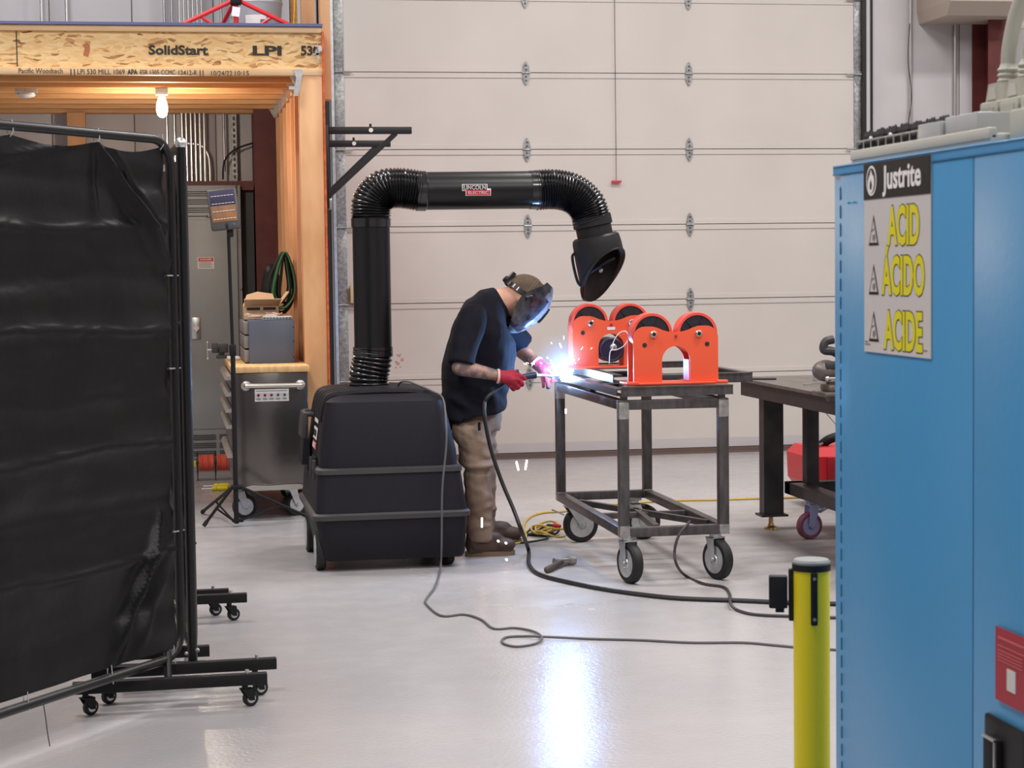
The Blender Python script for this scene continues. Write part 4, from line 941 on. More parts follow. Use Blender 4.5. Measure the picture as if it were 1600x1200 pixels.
# ------------------------------------------------------------------ heavy steel bench on the right
t = thing('steel_bench', 'heavy dark steel welding bench on posts and castors beside the blue cabinet', 'bench', (3.9, 9.8, 0))
BX0, BX1, BY0, BY1 = 3.28, 4.6, 7.9, 10.85
MB().box(BX0, BX1, BY0, BY1, 0.862, 0.88, bev=0.002).build('table_top', 'table_top', t)
MB().box(BX0+0.03, BX0+0.042, BY0+0.03, BY1-0.03, 0.775, 0.862).build('apron', 'table_steel', t); MB().box(BX0+0.03, BX1-0.03, BY1-0.042, BY1-0.03, 0.775, 0.862).build('apron', 'table_steel', t); MB().box(BX0+0.03, BX1-0.03, BY0+0.03, BY0+0.042, 0.775, 0.862).build('apron', 'table_steel', t)
for x, y in ((3.385, 10.62), (3.385, 8.25), (4.36, 10.62), (4.36, 8.25)):
    m = MB(); m.box(x, x+0.118, y, y+0.012, 0.09, 0.862); m.box(x, x+0.012, y+0.012, y+0.09, 0.09, 0.862); m.box(x+0.106, x+0.118, y+0.012, y+0.09, 0.09, 0.862); lg = m.build('leg', 'table_steel', t, flat=True)
    MB().box(x-0.02, x+0.14, y-0.02, y+0.11, 0.078, 0.09).build('foot_plate', 'table_steel', lg)
    MB().lathe([(0, 0.042), (0.012, 0.04), (0.02, 0.02), (0.035, 0.014), (0.078, 0.014)], (x+0.055, y+0.045, 0), (0, 0, 1), 20).build('levelling_foot', 'brass', lg)
for x, y in ((3.55, 10.35), (3.62, 8.75)):
    MB().box(x, x+0.075, y, y+0.075, 0.29, 0.86, bev=0.003).build('inner_post', 'table_steel', t)
MB().box(3.50, 3.60, 8.3, 10.60, 0.215, 0.285, bev=0.003).build('lower_rail', 'table_steel', t)
MB().box(3.50, 4.40, 10.5, 10.58, 0.215, 0.285, bev=0.003).build('lower_rail', 'table_steel', t)
MB().box(3.62, 3.80, 9.6, 9.66, 0.76, 0.80, bev=0.003).build('channel_stub', 'table_steel', t)
MB().box(3.45, 4.6, 9.9, 10.0, 0.80, 0.862).build('under_brace', 'table_steel', t)
MB().cyl((3.50, 10.0, 0.77), (3.66, 10.1, 0.62), 0.003, n=6).build('hanging_rod', 'zinc', t)
cs = swivel_castor(t, 3.52, 10.22, 0.075, R(190), forkm='castor_blue_sheen', wm='castor_red', hubm='castor_blue_sheen', w_=0.045, top=0.215, brake=True, off=0.02)
swivel_castor(t, 3.52, 8.6, 0.075, R(170), forkm='castor_blue_sheen', wm='castor_red', hubm='castor_blue_sheen', w_=0.045, top=0.215, off=0.02)
m = MB(); m.cyl((3.26, 9.9, 0.888), (3.62, 10.25, 0.889), 0.004, n=6); m.cyl((3.5, 10.35, 0.888), (3.75, 10.1, 0.889), 0.003, n=6); m.box(3.47, 3.49, 10.34, 10.36, 0.881, 0.92)
m.xf(Matrix.Translation((0.12, 0, 0))); setp(m.build('filler_rods', 'zinc'), 'thin steel rods lying on the heavy steel bench', 'rod')
# vise on the near left edge of the bench
v = pw(1282, 590, 9.0); VX, VY, VZ = 3.30, 9.15, 0.88
t = thing('bench_vise', 'large grey bench vise bolted to the heavy steel bench beside the blue cabinet', 'vise', (VX, VY, VZ))
m = MB(); m.box(VX-0.10, VX+0.2, VY-0.10, VY+0.10, VZ+0.001, VZ+0.022, bev=0.006); m.box(VX-0.07, VX+0.05, VY-0.07, VY+0.07, VZ+0.02, VZ+0.06, bev=0.015); m.build('base', 'table_top', t)
MB().cyl((VX-0.05, VY, VZ+0.02), (VX+0.25, VY, VZ+0.02), 0.05, 0.055, n=20).build('barrel', 'table_top', t)
MB().sph((VX-0.06, VY, VZ+0.125), (0.07, 0.06, 0.055)).build('body', 'table_top', t)
MB().box(VX-0.08, VX+0.14, VY-0.06, VY+0.06, VZ+0.13, VZ+0.17, bev=0.01).build('jaw', 'table_steel', t)
MB().tube(spline([(VX-0.02, VY, VZ+0.28), (VX-0.06, VY, VZ+0.27), (VX-0.07, VY, VZ+0.23), (VX-0.02, VY, VZ+0.22), (VX+0.03, VY, VZ+0.19)], 5), 0.022, 10).build('horn', 'table_steel', t)
m = MB(); m.cyl((VX-0.08, VY-0.08, VZ+0.09), (VX+0.1, VY-0.08, VZ+0.085), 0.008, n=10); m.sph((VX-0.08, VY-0.08, VZ+0.09), 0.013, n=10); m.build('handle', 'nut', t)
# red compressor under the bench
t = thing('red_compressor', 'red portable machine with black hose bundle on the floor under the bench', 'compressor', (4.15, 11.6, 0))
m = MB(); m.loft([[(3.93, 11.42, z0), (4.45, 11.42, z0), (4.45, 11.85, z0), (3.93, 11.85, z0)] if False else [(3.93+i_, 11.42+i_, z0), (4.45-i_, 11.42+i_, z0), (4.45-i_, 11.85-i_, z0), (3.93+i_, 11.85-i_, z0)] for z0, i_ in ((0.12, 0.035), (0.17, 0.005), (0.33, 0.0), (0.385, 0.04))]); m.build('housing', 'red_plastic', t, flat=True)
MB().box(3.945, 4.43, 11.45, 11.82, 0.05, 0.125, bev=0.01).build('base_tray', 'matte_black', t)
MB().box(4.05, 4.28, 11.405, 11.424, 0.17, 0.33, bev=0.008).build('front_cover', mat('dark_red', rgb(150, 24, 32), 0.4), t)
MB().box(3.945, 3.99, 11.412, 11.421, 0.20, 0.215).build('white_mark', 'white_label', t)
for x in (3.98, 4.38): MB().lathe([(-0.015, 0.03), (-0.015, 0.05), (0.015, 0.05), (0.015, 0.03)], (x, 11.52, 0.05), (1, 0, 0), 20).build('wheel', 'black_rubber', t)
MB().tube(spline([(4.08, 11.6, 0.39), (4.12, 11.55, 0.43), (4.22, 11.55, 0.45), (4.35, 11.6, 0.43)], 6), 0.03, 12).build('top_handle', 'matte_black', t)
MB().tube(spline([(3.96, 11.5, 0.39), (3.99, 11.46, 0.405), (4.03, 11.5, 0.40), (4.07, 11.56, 0.40)], 6), 0.009, 8).build('hose_fitting', 'zinc', t)

# ------------------------------------------------------------------ welding screens
def build_screen(t, E, d, W_, H0_, H1_, fold=True, seed=1):
    """E: foot of the near right post, d: unit direction away; panel spans from E back to E - d*W_"""
    up = Vector((0, 0, 1)); E = Vector((*E, 0)); d = Vector((*d, 0)); n_ = Vector((d.y, -d.x, 0))
    def P(u, z, o=0.0): return E - d*u + up*z + n_*o
    c = 0.10; pts = []
    for (u, z, a0) in ((c, H0_+c, 180), (c, H1_-c, 90), (W_-c, H1_-c, 0), (W_-c, H0_+c, -90)):
        cc = [(u, z)]
        for k in range(6):
            a = R(a0 + {180: 90, 90: 90, 0: 90, -90: 90}[a0]*0) 
        pts.append((u, z, a0))
    loop = []
    for (u, z, s0) in ((c, H0_+c, 270), (c, H1_-c, 180), (W_-c, H1_-c, 90), (W_-c, H0_+c, 0)):
        for k in range(7):
            a = R(s0-90*k/6); loop.append(P(u+c*math.cos(a), z+c*math.sin(a)))
    MB().tube(loop, 0.0165, 14, closed=True).build('frame_tube', 'screen_frame', t)
    # hanging sheet with folds
    nu, nv = 150, 130; z0, z1 = H0_+0.035, H1_-0.028
    ties = [0.055, 0.42, 0.86, 1.30, 1.66] if W_ > 1.5 else [0.05, W_-0.05]
    def sag(u):
        k = max([q for q in ties if q <= u], default=ties[0]); r_ = min([q for q in ties if q > u], default=ties[-1])
        if r_ <= k: return 0
        s_ = (u-k)/(r_-k); return 0.024*math.sin(math.pi*s_)
    def ridge(u, z, a, b, w_, amp):
        ax_, az_ = a; bx_, bz_ = b; L_ = math.hypot(bx_-ax_, bz_-az_); tx, tz = (bx_-ax_)/L_, (bz_-az_)/L_
        s_ = ((u-ax_)*tx+(z-az_)*tz)/L_; q = -(u-ax_)*tz+(z-az_)*tx
        e = max(0, min(1, 1-abs(s_-0.5)*2))**0.5 if 0 <= s_ <= 1 else 0
        x_ = q/(w_*(0.45+0.8*max(0, min(1, s_)))); return amp*e*math.exp(-x_*x_)
    m = MB(); rows = []
    for j in range(nv+1):
        v = j/nv; row = []
        for i in range(nu+1):
            u = 0.035+(W_-0.07)*i/nu; zt = z1-sag(u); z = z0+(zt-z0)*v
            o = 0.0
            if fold:
                o += ridge(u, z, (0.43, 1.99), (-0.04, 1.50), 0.028, 0.055) - ridge(u, z, (0.37, 1.98), (-0.05, 1.56), 0.030, 0.030) + ridge(u, z, (0.33, 1.97), (0.02, 1.66), 0.014, 0.018)
                o += ridge(u, z, (0.10, 0.70), (0.42, 0.20), 0.028, 0.050) - ridge(u, z, (0.04, 0.62), (0.36, 0.18), 0.03, 0.022) + ridge(u, z, (0.06, 0.50), (0.28, 0.2), 0.012, 0.010)
                o += ridge(u, z, (0.43, 1.99), (0.95, 1.90), 0.012, 0.014) + ridge(u, z, (0.43, 1.99), (0.44, 1.72), 0.016, 0.014)
            for q, zc_ in enumerate((0.36, 0.55, 0.75, 0.94, 1.13, 1.35, 1.53, 1.70, 1.86)):
                zz_ = z-zc_-0.012*math.sin(u*5+q*2); o += 0.005*math.exp(-(zz_/0.006)**2)+0.014*math.exp(-abs(zz_)/0.035)*(1 if q % 2 else -1)
            p_ = P(u, z)
            o += 0.012*noise.noise(Vector((u*2.3+seed*7, z*2.0, 3)))+0.005*noise.noise(Vector((u*7, z*6, seed)))+0.006*noise.noise(Vector((u*3.0, z*14, seed+4)))
            row.append(P(u, z, o))
        rows.append(row)
    m.loft(rows, caps=False, closed=False); m.build('vinyl_sheet', 'screen_vinyl', t, label='black vinyl sheet with folds', ang=180)
    for q in ties:
        tm = MB(); tm.tube([P(q, H1_+0.018, 0.010), P(q, H1_-0.02, 0.014), P(q, H1_-0.036, 0.0), P(q, H1_-0.02, -0.012), P(q, H1_+0.018, -0.006)], 0.0022, 6); tm.build('tie', 'zinc', t)
        tm = MB(); tm.tube([P(q, H0_-0.02, 0.012), P(q, H0_+0.045, 0.006), P(q, H0_+0.04, -0.01), P(q, H0_-0.02, -0.012)], 0.0018, 6); tm.build('tie', 'zinc', t)
    for z in (0.616, 1.20, 1.53):
        MB().tube([P(-0.02, z, 0.01), P(0.045, z, 0.008), P(0.04, z, -0.008), P(-0.02, z, -0.01)], 0.003, 6).build('tie', 'zinc', t)
    return P
def screen_foot(t, x, y, L0, L1, z=0.10, castors=True, ang=0.0):
    Mx = Matrix.Translation((x, y, 0)) @ Matrix.Rotation(ang, 4, 'Z')
    b = MB().box(-L0, L1, -0.019, 0.019, z-0.02, z+0.02, bev=0.002, m=Mx).build('foot_beam', 'matte_black', t)
    if castors:
        for q in (-L0+0.06, L1-0.06):
            c = Mx @ Vector((q, 0, 0.028)); dv = R(35 if q < 0 else 20)
            a = Vector((-math.sin(dv), math.cos(dv), 0)); f = Vector((math.cos(dv), math.sin(dv), 0))
            m = MB(); m.cyl((c.x-f.x*0.02, c.y-f.y*0.02, 0.06), (c.x-f.x*0.02, c.y-f.y*0.02, z-0.018), 0.011, n=12)
            for s_ in (-1, 1):
                o_ = a*0.016*s_; p = [c+Vector((0, 0, 0.036))-f*0.035, c+Vector((0, 0, 0.036))+f*0.008, c+f*0.01-Vector((0, 0, 0.006)), c-f*0.01-Vector((0, 0, 0.004))]
                m.loft([[g+o_ for g in p], [g+o_+a*0.003*s_ for g in p]])
            m.loft([[c+Vector((0, 0, q_))+f*u_+a*v_ for u_, v_ in ((-.035, -.018), (.008, -.018), (.008, .018), (-.035, .018))] for q_ in (0.033, 0.037)])
            m.cyl(c-a*0.02, c+a*0.02, 0.006, n=8); cs_ = m.build('castor', 'matte_black', t)
            MB().lathe([(-0.011, 0.016), (-0.011, 0.024), (-0.007, 0.028), (0.007, 0.028), (0.011, 0.024), (0.011, 0.016)], c, a, 20, ring=True).build('wheel', 'black_rubber', cs_)
            MB().lathe([(-0.012, 0.008), (-0.0115, 0.016), (0.0115, 0.016), (0.012, 0.008)], c, a, 16).build('wheel_rim', 'zinc', cs_)
    m = MB(); m.cyl((Mx @ Vector((L1-0.07, 0, z+0.018))), (Mx @ Vector((L1-0.07, 0, z+0.034))), 0.007, n=8); m.build('bolt', 'zinc', b)
    return b
dv_ = (0.5767, 0.8170)
t = thing('welding_screen', 'black vinyl welding screen on a tube frame with castors, nearest at the left', 'welding screen', (-0.02, 6.88, 0))
P = build_screen(t, (0.028, 6.957), dv_, 1.83, 0.165, 2.01, True, 1)
screen_foot(t, 0.0, 6.80, 0.35, 0.325, 0.097, True, R(1.0))
p = P(0.085, 0.12); MB().cyl((p.x, p.y-0.05, 0.10), (p.x, p.y, 0.19), 0.014, n=12).build('stub_post', 'screen_frame', t)
screen_foot(t, -0.90, 5.52, 0.34, 0.34, 0.097, True, R(0))
q = P(1.6, 0.12); MB().cyl((q.x, q.y, 0.10), (q.x, q.y, 0.19), 0.014, n=12).build('stub_post', 'screen_frame', t)
p = pz(38, 1180, 0.0)
m = MB(); a = P(0.78, 0.17); m.tube(spline([a, a+Vector((0.008, -0.01, -0.05)), a+Vector((0.014, -0.01, -0.11)), a+Vector((0.02, -0.01, -0.155))], 4), 0.0018, 6); m.build('loose_string', 'cord_brown', t)
# second screen folded behind, seen only as its post, feet and top knob
t = thing('welding_screen', 'second black welding screen folded behind the nearest one, its post and feet showing', 'welding screen', (0.05, 7.05, 0))
E2 = Vector((0.072, 7.02)); d2 = (Vector((-0.02, 8.45))-E2).normalized()
P2 = build_screen(t, (E2.x+d2.x*1.45, E2.y+d2.y*1.45), (d2.x, d2.y), 1.45, 0.165, 2.0, False, 5)
MB().cyl((0.068, 6.995, 0.10), (0.068, 6.995, 1.99), 0.0175, n=14).build('hinge_post', 'screen_frame', t)
MB().sph((0.068, 6.995, 2.0), 0.022).build('top_knob', 'zinc', t)
screen_foot(t, 0.068, 6.965, 0.36, 0.30, 0.115, True, R(1.5))
screen_foot(t, 0.0, 8.50, 0.2, 0.325, 0.10, True, 0)
m = MB(); m.sph((0.085, 6.95, 0.18), 0.008); m.sph((0.045, 6.95, 0.17), 0.007); m.build('wing_bolt', 'galvanised', t)
t = thing('welding_screen', 'third black welding screen farthest back, only its feet showing past the others', 'welding screen', (-0.1, 7.4, 0))
E3 = Vector((-0.02, 7.32)); d3 = Vector((-0.10, 1.0)).normalized()
P3 = build_screen(t, (E3.x+d3.x*1.3, E3.y+d3.y*1.3), (d3.x, d3.y), 1.3, 0.165, 1.9, False, 9)
screen_foot(t, -0.05, 7.34, 0.25, 0.185, 0.10, False, 0); screen_foot(t, -0.05, 7.12, 0.15, 0.165, 0.085, False, 0); screen_foot(t, -0.05, 8.64, 0.25, 0.30, 0.10, True, 0)

# ------------------------------------------------------------------ blue cabinet
CXF, CYE = 1.106, 3.064
t = thing('acid_cabinet', 'tall blue steel acid storage cabinet at the right edge', 'cabinet', (CXF+0.23, CYE-0.55, 0))
MB().box(CXF-0.003, CXF+0.46, CYE-1.09, CYE+0.006, 0.06, 1.705, bev=0.002).build('body', 'cab_blue', t)
MB().box(CXF+0.01, CXF+0.45, CYE-1.08, CYE-0.01, 0.0, 0.06).build('plinth', 'cab_blue', t)
# local: along = distance from far end towards the viewer
def fx(a): return CYE-a
d1 = MB().box(CXF-0.006, CXF+0.004, fx(0.5605), fx(0.032), 0.10, 1.6915, bev=0.0015).build('door', 'cab_blue', t)
d2_ = MB().box(CXF-0.006, CXF+0.004, fx(1.06), fx(0.5635), 0.10, 1.6915, bev=0.0015).build('door', 'cab_blue', t)
MB().box(CXF-0.0065, CXF+0.004, fx(0.0), fx(1.09), 1.6935, 1.706, bev=0.002).build('top_rail', 'cab_blue', t)
m = MB()
for k in range(52): m.cyl((CXF-0.0030, fx(0.0285), 0.12+k*0.03), (CXF-0.0030, fx(0.0285), 0.144+k*0.03), 0.0022, n=8)
m.build('piano_hinge', 'cab_blue', t); m = MB()
for k in range(52): m.box(CXF-0.0066, CXF-0.002, fx(0.0335), fx(0.0295), 0.121+k*0.03, 0.141+k*0.03)
m.build('hinge_gap', mat('hinge_dark', rgb(24, 70, 98), 0.6), t)
for a in (0.070, 0.095): MB().sph((CXF-0.006, fx(a), 1.645), 0.0022, n=8).build('rivet', 'cab_blue', t)
def fs(a): return CYE-(0.147+(a-0.1445)*1.036)
# sign; X runs towards the viewer, i.e. -Y
SX = CXF-0.0075
sg = MB().box(SX-0.0008, SX+0.001, fs(0.405), fs(0.1445), 1.406, 1.703).build('sign', 'sign_white', d1, label='white sign with yellow lettering')
MB().box(SX-0.0016, SX-0.0006, fs(0.405), fs(0.1445), 1.6465, 1.703).build('sign_header', 'sign_black', d1)
XV, ZV = (0, -1, 0), (0, 0, 1)
text('Justrite', 0.050, 'tag_white', d1, (SX-0.0018, fs(0.300), 1.676), XV, ZV, 1.03, 0.0011, ext=0.0003)
def disc(mt, a, z, ra, rz, x, name):
    m = MB(); m.loft([[(x-q, fs(a)-ra*math.cos(2*math.pi*k/32), z+rz*math.sin(2*math.pi*k/32)) for k in range(32)] for q in (0, 0.0003)]); return m.build(name, mt, d1)
disc('tag_white', 0.178, 1.6755, 0.0215, 0.0235, SX-0.0017, 'logo_ring'); disc('sign_black', 0.178, 1.6755, 0.018, 0.0198, SX-0.0021, 'logo_field')
def flat(poly, mt, x, name):
    m = MB(); m.loft([[(x-q, fs(a), z) for a, z in poly] for q in (0, 0.0003)]); return m.build(name, mt, d1)
flat([(0.178+a, 1.6755+z) for a, z in ((0, 0.0175), (0.005, 0.010), (0.007, 0.006), (0.010, 0.009), (0.0135, 0.001), (0.013, -0.006), (0.009, -0.0145), (0.004, -0.019), (-0.004, -0.019), (-0.010, -0.0145), (-0.0135, -0.006), (-0.012, 0.001), (-0.008, 0.006), (-0.004, 0.010))], 'tag_white', SX-0.0025, 'logo_flame')
flat([(0.178+a, 1.6755+z) for a, z in ((0, 0.002), (0.0035, -0.004), (0.0045, -0.009), (0.002, -0.014), (-0.002, -0.014), (-0.0045, -0.009), (-0.0035, -0.004))], 'sign_black', SX-0.0029, 'logo_flame_core')
for s_, zc_, a_ in (('ACID', 1.600, 0.305), ('\u00c1CIDO', 1.518, 0.303), ('ACIDE', 1.440, 0.303)):
    wv = {'ACID': 0.66, '\u00c1CIDO': 0.66, 'ACIDE': 0.66}[s_]
    dz_ = 0.0 if s_ != '\u00c1CIDO' else 0.006
    text(s_, 0.080, 'sign_black', d1, (SX-0.0010, fs(a_), zc_+dz_), XV, ZV, wv, 0.0044, ext=0.0002, name='letter_outline', split=True)
    text(s_, 0.080, 'sign_yellow', d1, (SX-0.0014, fs(a_), zc_+dz_), XV, ZV, wv, 0.0026, ext=0.0002, name='letter', split=True)
for z in (1.598, 1.521, 1.447):
    flat([(0.165, z-0.024), (0.206, z-0.024), (0.1855, z+0.024)], 'sign_black', SX-0.0010, 'hazard_triangle')
    flat([(0.1705, z-0.0195), (0.2005, z-0.0195), (0.1855, z+0.0155)], 'sign_white', SX-0.0014, 'triangle_field')
    flat([(0.178, z-0.0005), (0.189, z+0.003), (0.190, z+0.0005), (0.179, z-0.0025)], 'bin_grey', SX-0.0018, 'hazard_mark')
    flat([(0.183, z-0.008), (0.192, z-0.006), (0.195, z-0.012), (0.189, z-0.018), (0.183, z-0.015)], 'bin_grey', SX-0.0018, 'hazard_mark')
m = MB()
for a0, a1, z in ((0.148, 0.160, 1.421), (0.148, 0.170, 1.417), (0.258, 0.305, 1.416), (0.370, 0.392, 1.416)): m.box(SX-0.0014, SX-0.0008, fs(a1), fs(a0), z, z+0.002)
m.build('small_print', 'bin_grey', d1)
def fr(a): return CYE-a-0.021
st = MB().box(CXF-0.0105, CXF-0.009, fr(0.725), fr(0.625), 0.955, 1.055).build('red_sticker', 'sticker_red', d2_)
m = MB(); m.box(CXF-0.0115, CXF-0.0105, fr(0.715), fr(0.635), 1.040, 1.043); m.box(CXF-0.0115, CXF-0.0105, fr(0.715), fr(0.635), 1.030, 1.0315)
for k in range(4): m.box(CXF-0.0115, CXF-0.0105, fr(0.710), fr(0.635), 1.010+k*0.0045, 1.0115+k*0.0045)
m.build('small_print', 'sticker_pink', d2_)
MB().box(CXF-0.0118, CXF-0.0105, fr(0.690), fr(0.664), 0.975, 1.004).build('sticker_panel', 'sign_white', d2_)
hf = MB().box(CXF-0.014, CXF-0.006, fr(0.72), fr(0.595), 0.70, 0.93, bev=0.006).build('handle_recess', 'sign_black', d2_)
MB().box(CXF-0.024, CXF-0.013, fr(0.655), fr(0.615), 0.74, 0.905, bev=0.002).build('paddle', 'matte_black', t)
m = MB(); m.box(CXF-0.0255, CXF-0.023, fr(0.655), fr(0.615), 0.902, 0.906); m.box(CXF-0.0255, CXF-0.023, fr(0.655), fr(0.652), 0.74, 0.905); m.build('paddle_edge', 'zinc', t)
m = MB(); m.cyl((CXF-0.012, fr(0.625), 0.845), (CXF-0.03, fr(0.625), 0.845), 0.012, n=16); m.build('key_lock', 'nut', t)

# tray and machine plugs on top of the cabinet
t = thing('pale_tray', 'pale grey tray lying on top of the blue cabinet', 'tray', (CXF+0.2, CYE-0.4, 1.706))
MB().box(CXF+0.006, CXF+0.43, fx(0.59), fx(0.05), 1.706, 1.722, bev=0.003).build('tray_plate', 'pale_tray', t)
MB().box(CXF+0.004, CXF+0.016, fx(0.59), fx(0.05), 1.714, 1.730, bev=0.002).build('tray_rim', 'pale_tray', t)
t = thing('brush_rack', 'rack of black bristly strips in a wire frame on the pale tray', 'rack', (CXF+0.2, CYE-0.3, 1.722))
for k in range(7):
    y0 = 3.058-k*0.052; m = MB(); m.box(1.150, 1.235, y0-0.036, y0, 1.7225, 1.757)
    for j in range(7):
        for i in range(4):
            x = 1.152+j*0.0125; y = y0-0.034+i*0.009; hh = 1.764+0.003*random.random()
            m.loft([[(x-0.003, y-0.003, 1.755), (x+0.004, y-0.003, 1.755), (x+0.004, y+0.004, 1.755), (x-0.003, y+0.004, 1.755)], [(x-0.0005, y, hh), (x+0.001, y, hh), (x+0.001, y+0.0015, hh), (x-0.0005, y+0.0015, hh)]])
    m.build('bristle_strip', 'comb_black', t, flat=True)
m = MB(); m.cyl((1.135, 3.055, 1.7465), (1.135, 2.75, 1.7465), 0.0016, n=6); m.build('wire_rail', 'zinc', t)
m = MB()
for k in range(60): m.box(1.139, 1.149, 3.055-k*0.0052-0.003, 3.055-k*0.0052, 1.7225, 1.7425)
m.build('lower_bristles', 'comb_black', t, kind='stuff')
for j in range(10): MB().cyl((1.135, 3.05-j*0.033, 1.7225), (1.135, 3.05-j*0.033, 1.7465), 0.0014, n=6).build('wire_post', 'zinc', t)
MB().sph((1.135, 2.985, 1.749), 0.0032, n=8).build('bead', 'tag_white', t); MB().sph((1.135, 2.90, 1.749), 0.0032, n=8).build('bead', 'tag_white', t)
t = bx('paper_stack', 'light_grey_box', None, 1.122, 1.19, 2.672, 2.755, 1.7225, 1.753, bev=0.001); setp(t, 'small stack of pale sheets on the tray beside the black rack', 'paper')
t = bx('grey_block', 'light_grey_box', None, 1.128, 1.21, 2.555, 2.668, 1.7225, 1.7575, bev=0.002); setp(t, 'flat grey metal block on the tray in front of the grey plugs', 'block')
t = thing('plug_panel', 'grey panel on top of the blue cabinet carrying the row of plugs', 'panel', (1.25, 2.4, 1.706))
MB().box(1.135, 1.36, 2.1, 2.465, 1.7065, 1.752, bev=0.003).build('panel_body', 'connector_grey', t); MB().box(1.212, 1.36, 2.465, 2.752, 1.7225, 1.754, bev=0.003).build('panel_body', 'connector_grey', t)
for k in range(3):
    xx = 1.218; ye = 2.745-k*0.070
    t = thing('machine_plug', ['heavy grey machine plug with thick cable, leftmost of the row', 'heavy grey machine plug with thick cable, middle of the row', 'heavy grey machine plug with thick cable, rightmost of the row'][k], 'plug', (xx, ye, 1.754), group='grey machine plugs on the cabinet')
    MB().box(xx, xx+0.06, ye-0.058, ye+0.004, 1.7545, 1.785, bev=0.003).build('lower_shell', 'connector_grey', t)
    MB().box(xx-0.0015, xx+0.0005, ye-0.046, ye-0.008, 1.762, 1.776).build('latch', 'connector_grey', t)
    MB().prism([(ye-0.055, 1.785), (ye-0.004, 1.785), (ye-0.014, 1.812), (ye-0.05, 1.812)], xx+0.006, xx+0.054, 'x').build('upper_shell', 'connector_grey', t)
    MB().prism([(ye-0.042, 1.788), (ye-0.012, 1.788), (ye-0.020, 1.806), (ye-0.038, 1.806)], xx+0.0045, xx+0.0065, 'x').build('grip_recess', 'pale_tray', t)
    m = MB(); gx, gy = xx+0.03, ye-0.032; m.lathe([(0, .015), (.005, .017), (.009, .0135), (.013, .017), (.017, .0135), (.021, .017), (.025, .0135), (.03, .012)], (gx, gy, 1.811), (0, 0, 1), 20); m.build('gland', 'connector_grey', t)
    p0 = Vector((gx, gy, 1.836)); pts = [p0, p0+Vector((0.0, -0.004, 0.03)), p0+Vector((0.004, -0.018, 0.075)), p0+Vector((0.012, -0.045, 0.12)), p0+Vector((0.03, -0.10, 0.18)), p0+Vector((0.06, -0.18, 0.22))]
    MB().tube(spline(pts, 6), 0.0115, 14).build('cable', 'connector_grey', t)

# ------------------------------------------------------------------ stanchion
SXx, SYy = 1.161, 3.36
t = thing('barrier_post', 'yellow retractable belt barrier post with grey cap beside the blue cabinet', 'barrier post', (SXx, SYy, 0))
MB().lathe([(0.02, .0335), (0.985, .0335)], (SXx, SYy, 0), (0, 0, 1), 40).build('post', 'stanchion_yellow', t)
MB().lathe([(0, .16), (0.012, .16), (0.03, .05), (0.032, .036)], (SXx, SYy, 0), (0, 0, 1), 40).build('base', 'matte_black', t)
MB().lathe([(0, .0355), (0.012, .0355)], (SXx, SYy, 0.983), (0, 0, 1), 40).build('collar', 'matte_black', t)
MB().lathe([(0, .0345), (0.004, .0345), (0.008, .031)], (SXx, SYy, 0.995), (0, 0, 1), 40).build('top_cap', 'cap_grey', t)
dn = Vector((SXx, SYy, 0))-Vector((0, 0, 0)); az0 = math.atan2(-SYy, -SXx)
def clip(ang, z0, z1, w_, out, mt='matte_black', nm='belt_clip'):
    Mx = Matrix.Translation((SXx, SYy, 0)) @ Matrix.Rotation(ang, 4, 'Z'); m = MB(); m.box(0.030, 0.030+out, -w_/2, w_/2, z0, z1, bev=0.003, m=Mx)
    return m.build(nm, mt, t), Mx
c1, Mx = clip(az0+R(8), 0.885, 0.983, 0.0125, 0.009)
for z in (0.972, 0.897): MB().cyl(Mx @ Vector((0.038, 0, z)), Mx @ Vector((0.0405, 0, z)), 0.003, n=10).build('screw', 'cap_grey', c1)
c2, Mx = clip(az0-R(88), 0.888, 0.985, 0.014, 0.012)
MB().box(0.044, 0.078, -0.012, 0.012, 0.912, 0.972, bev=0.003, m=Mx).build('belt_end', 'matte_black', t); MB().box(0.050, 0.066, -0.006, 0.006, 0.904, 0.913, m=Mx).build('belt_tongue', 'matte_black', t)

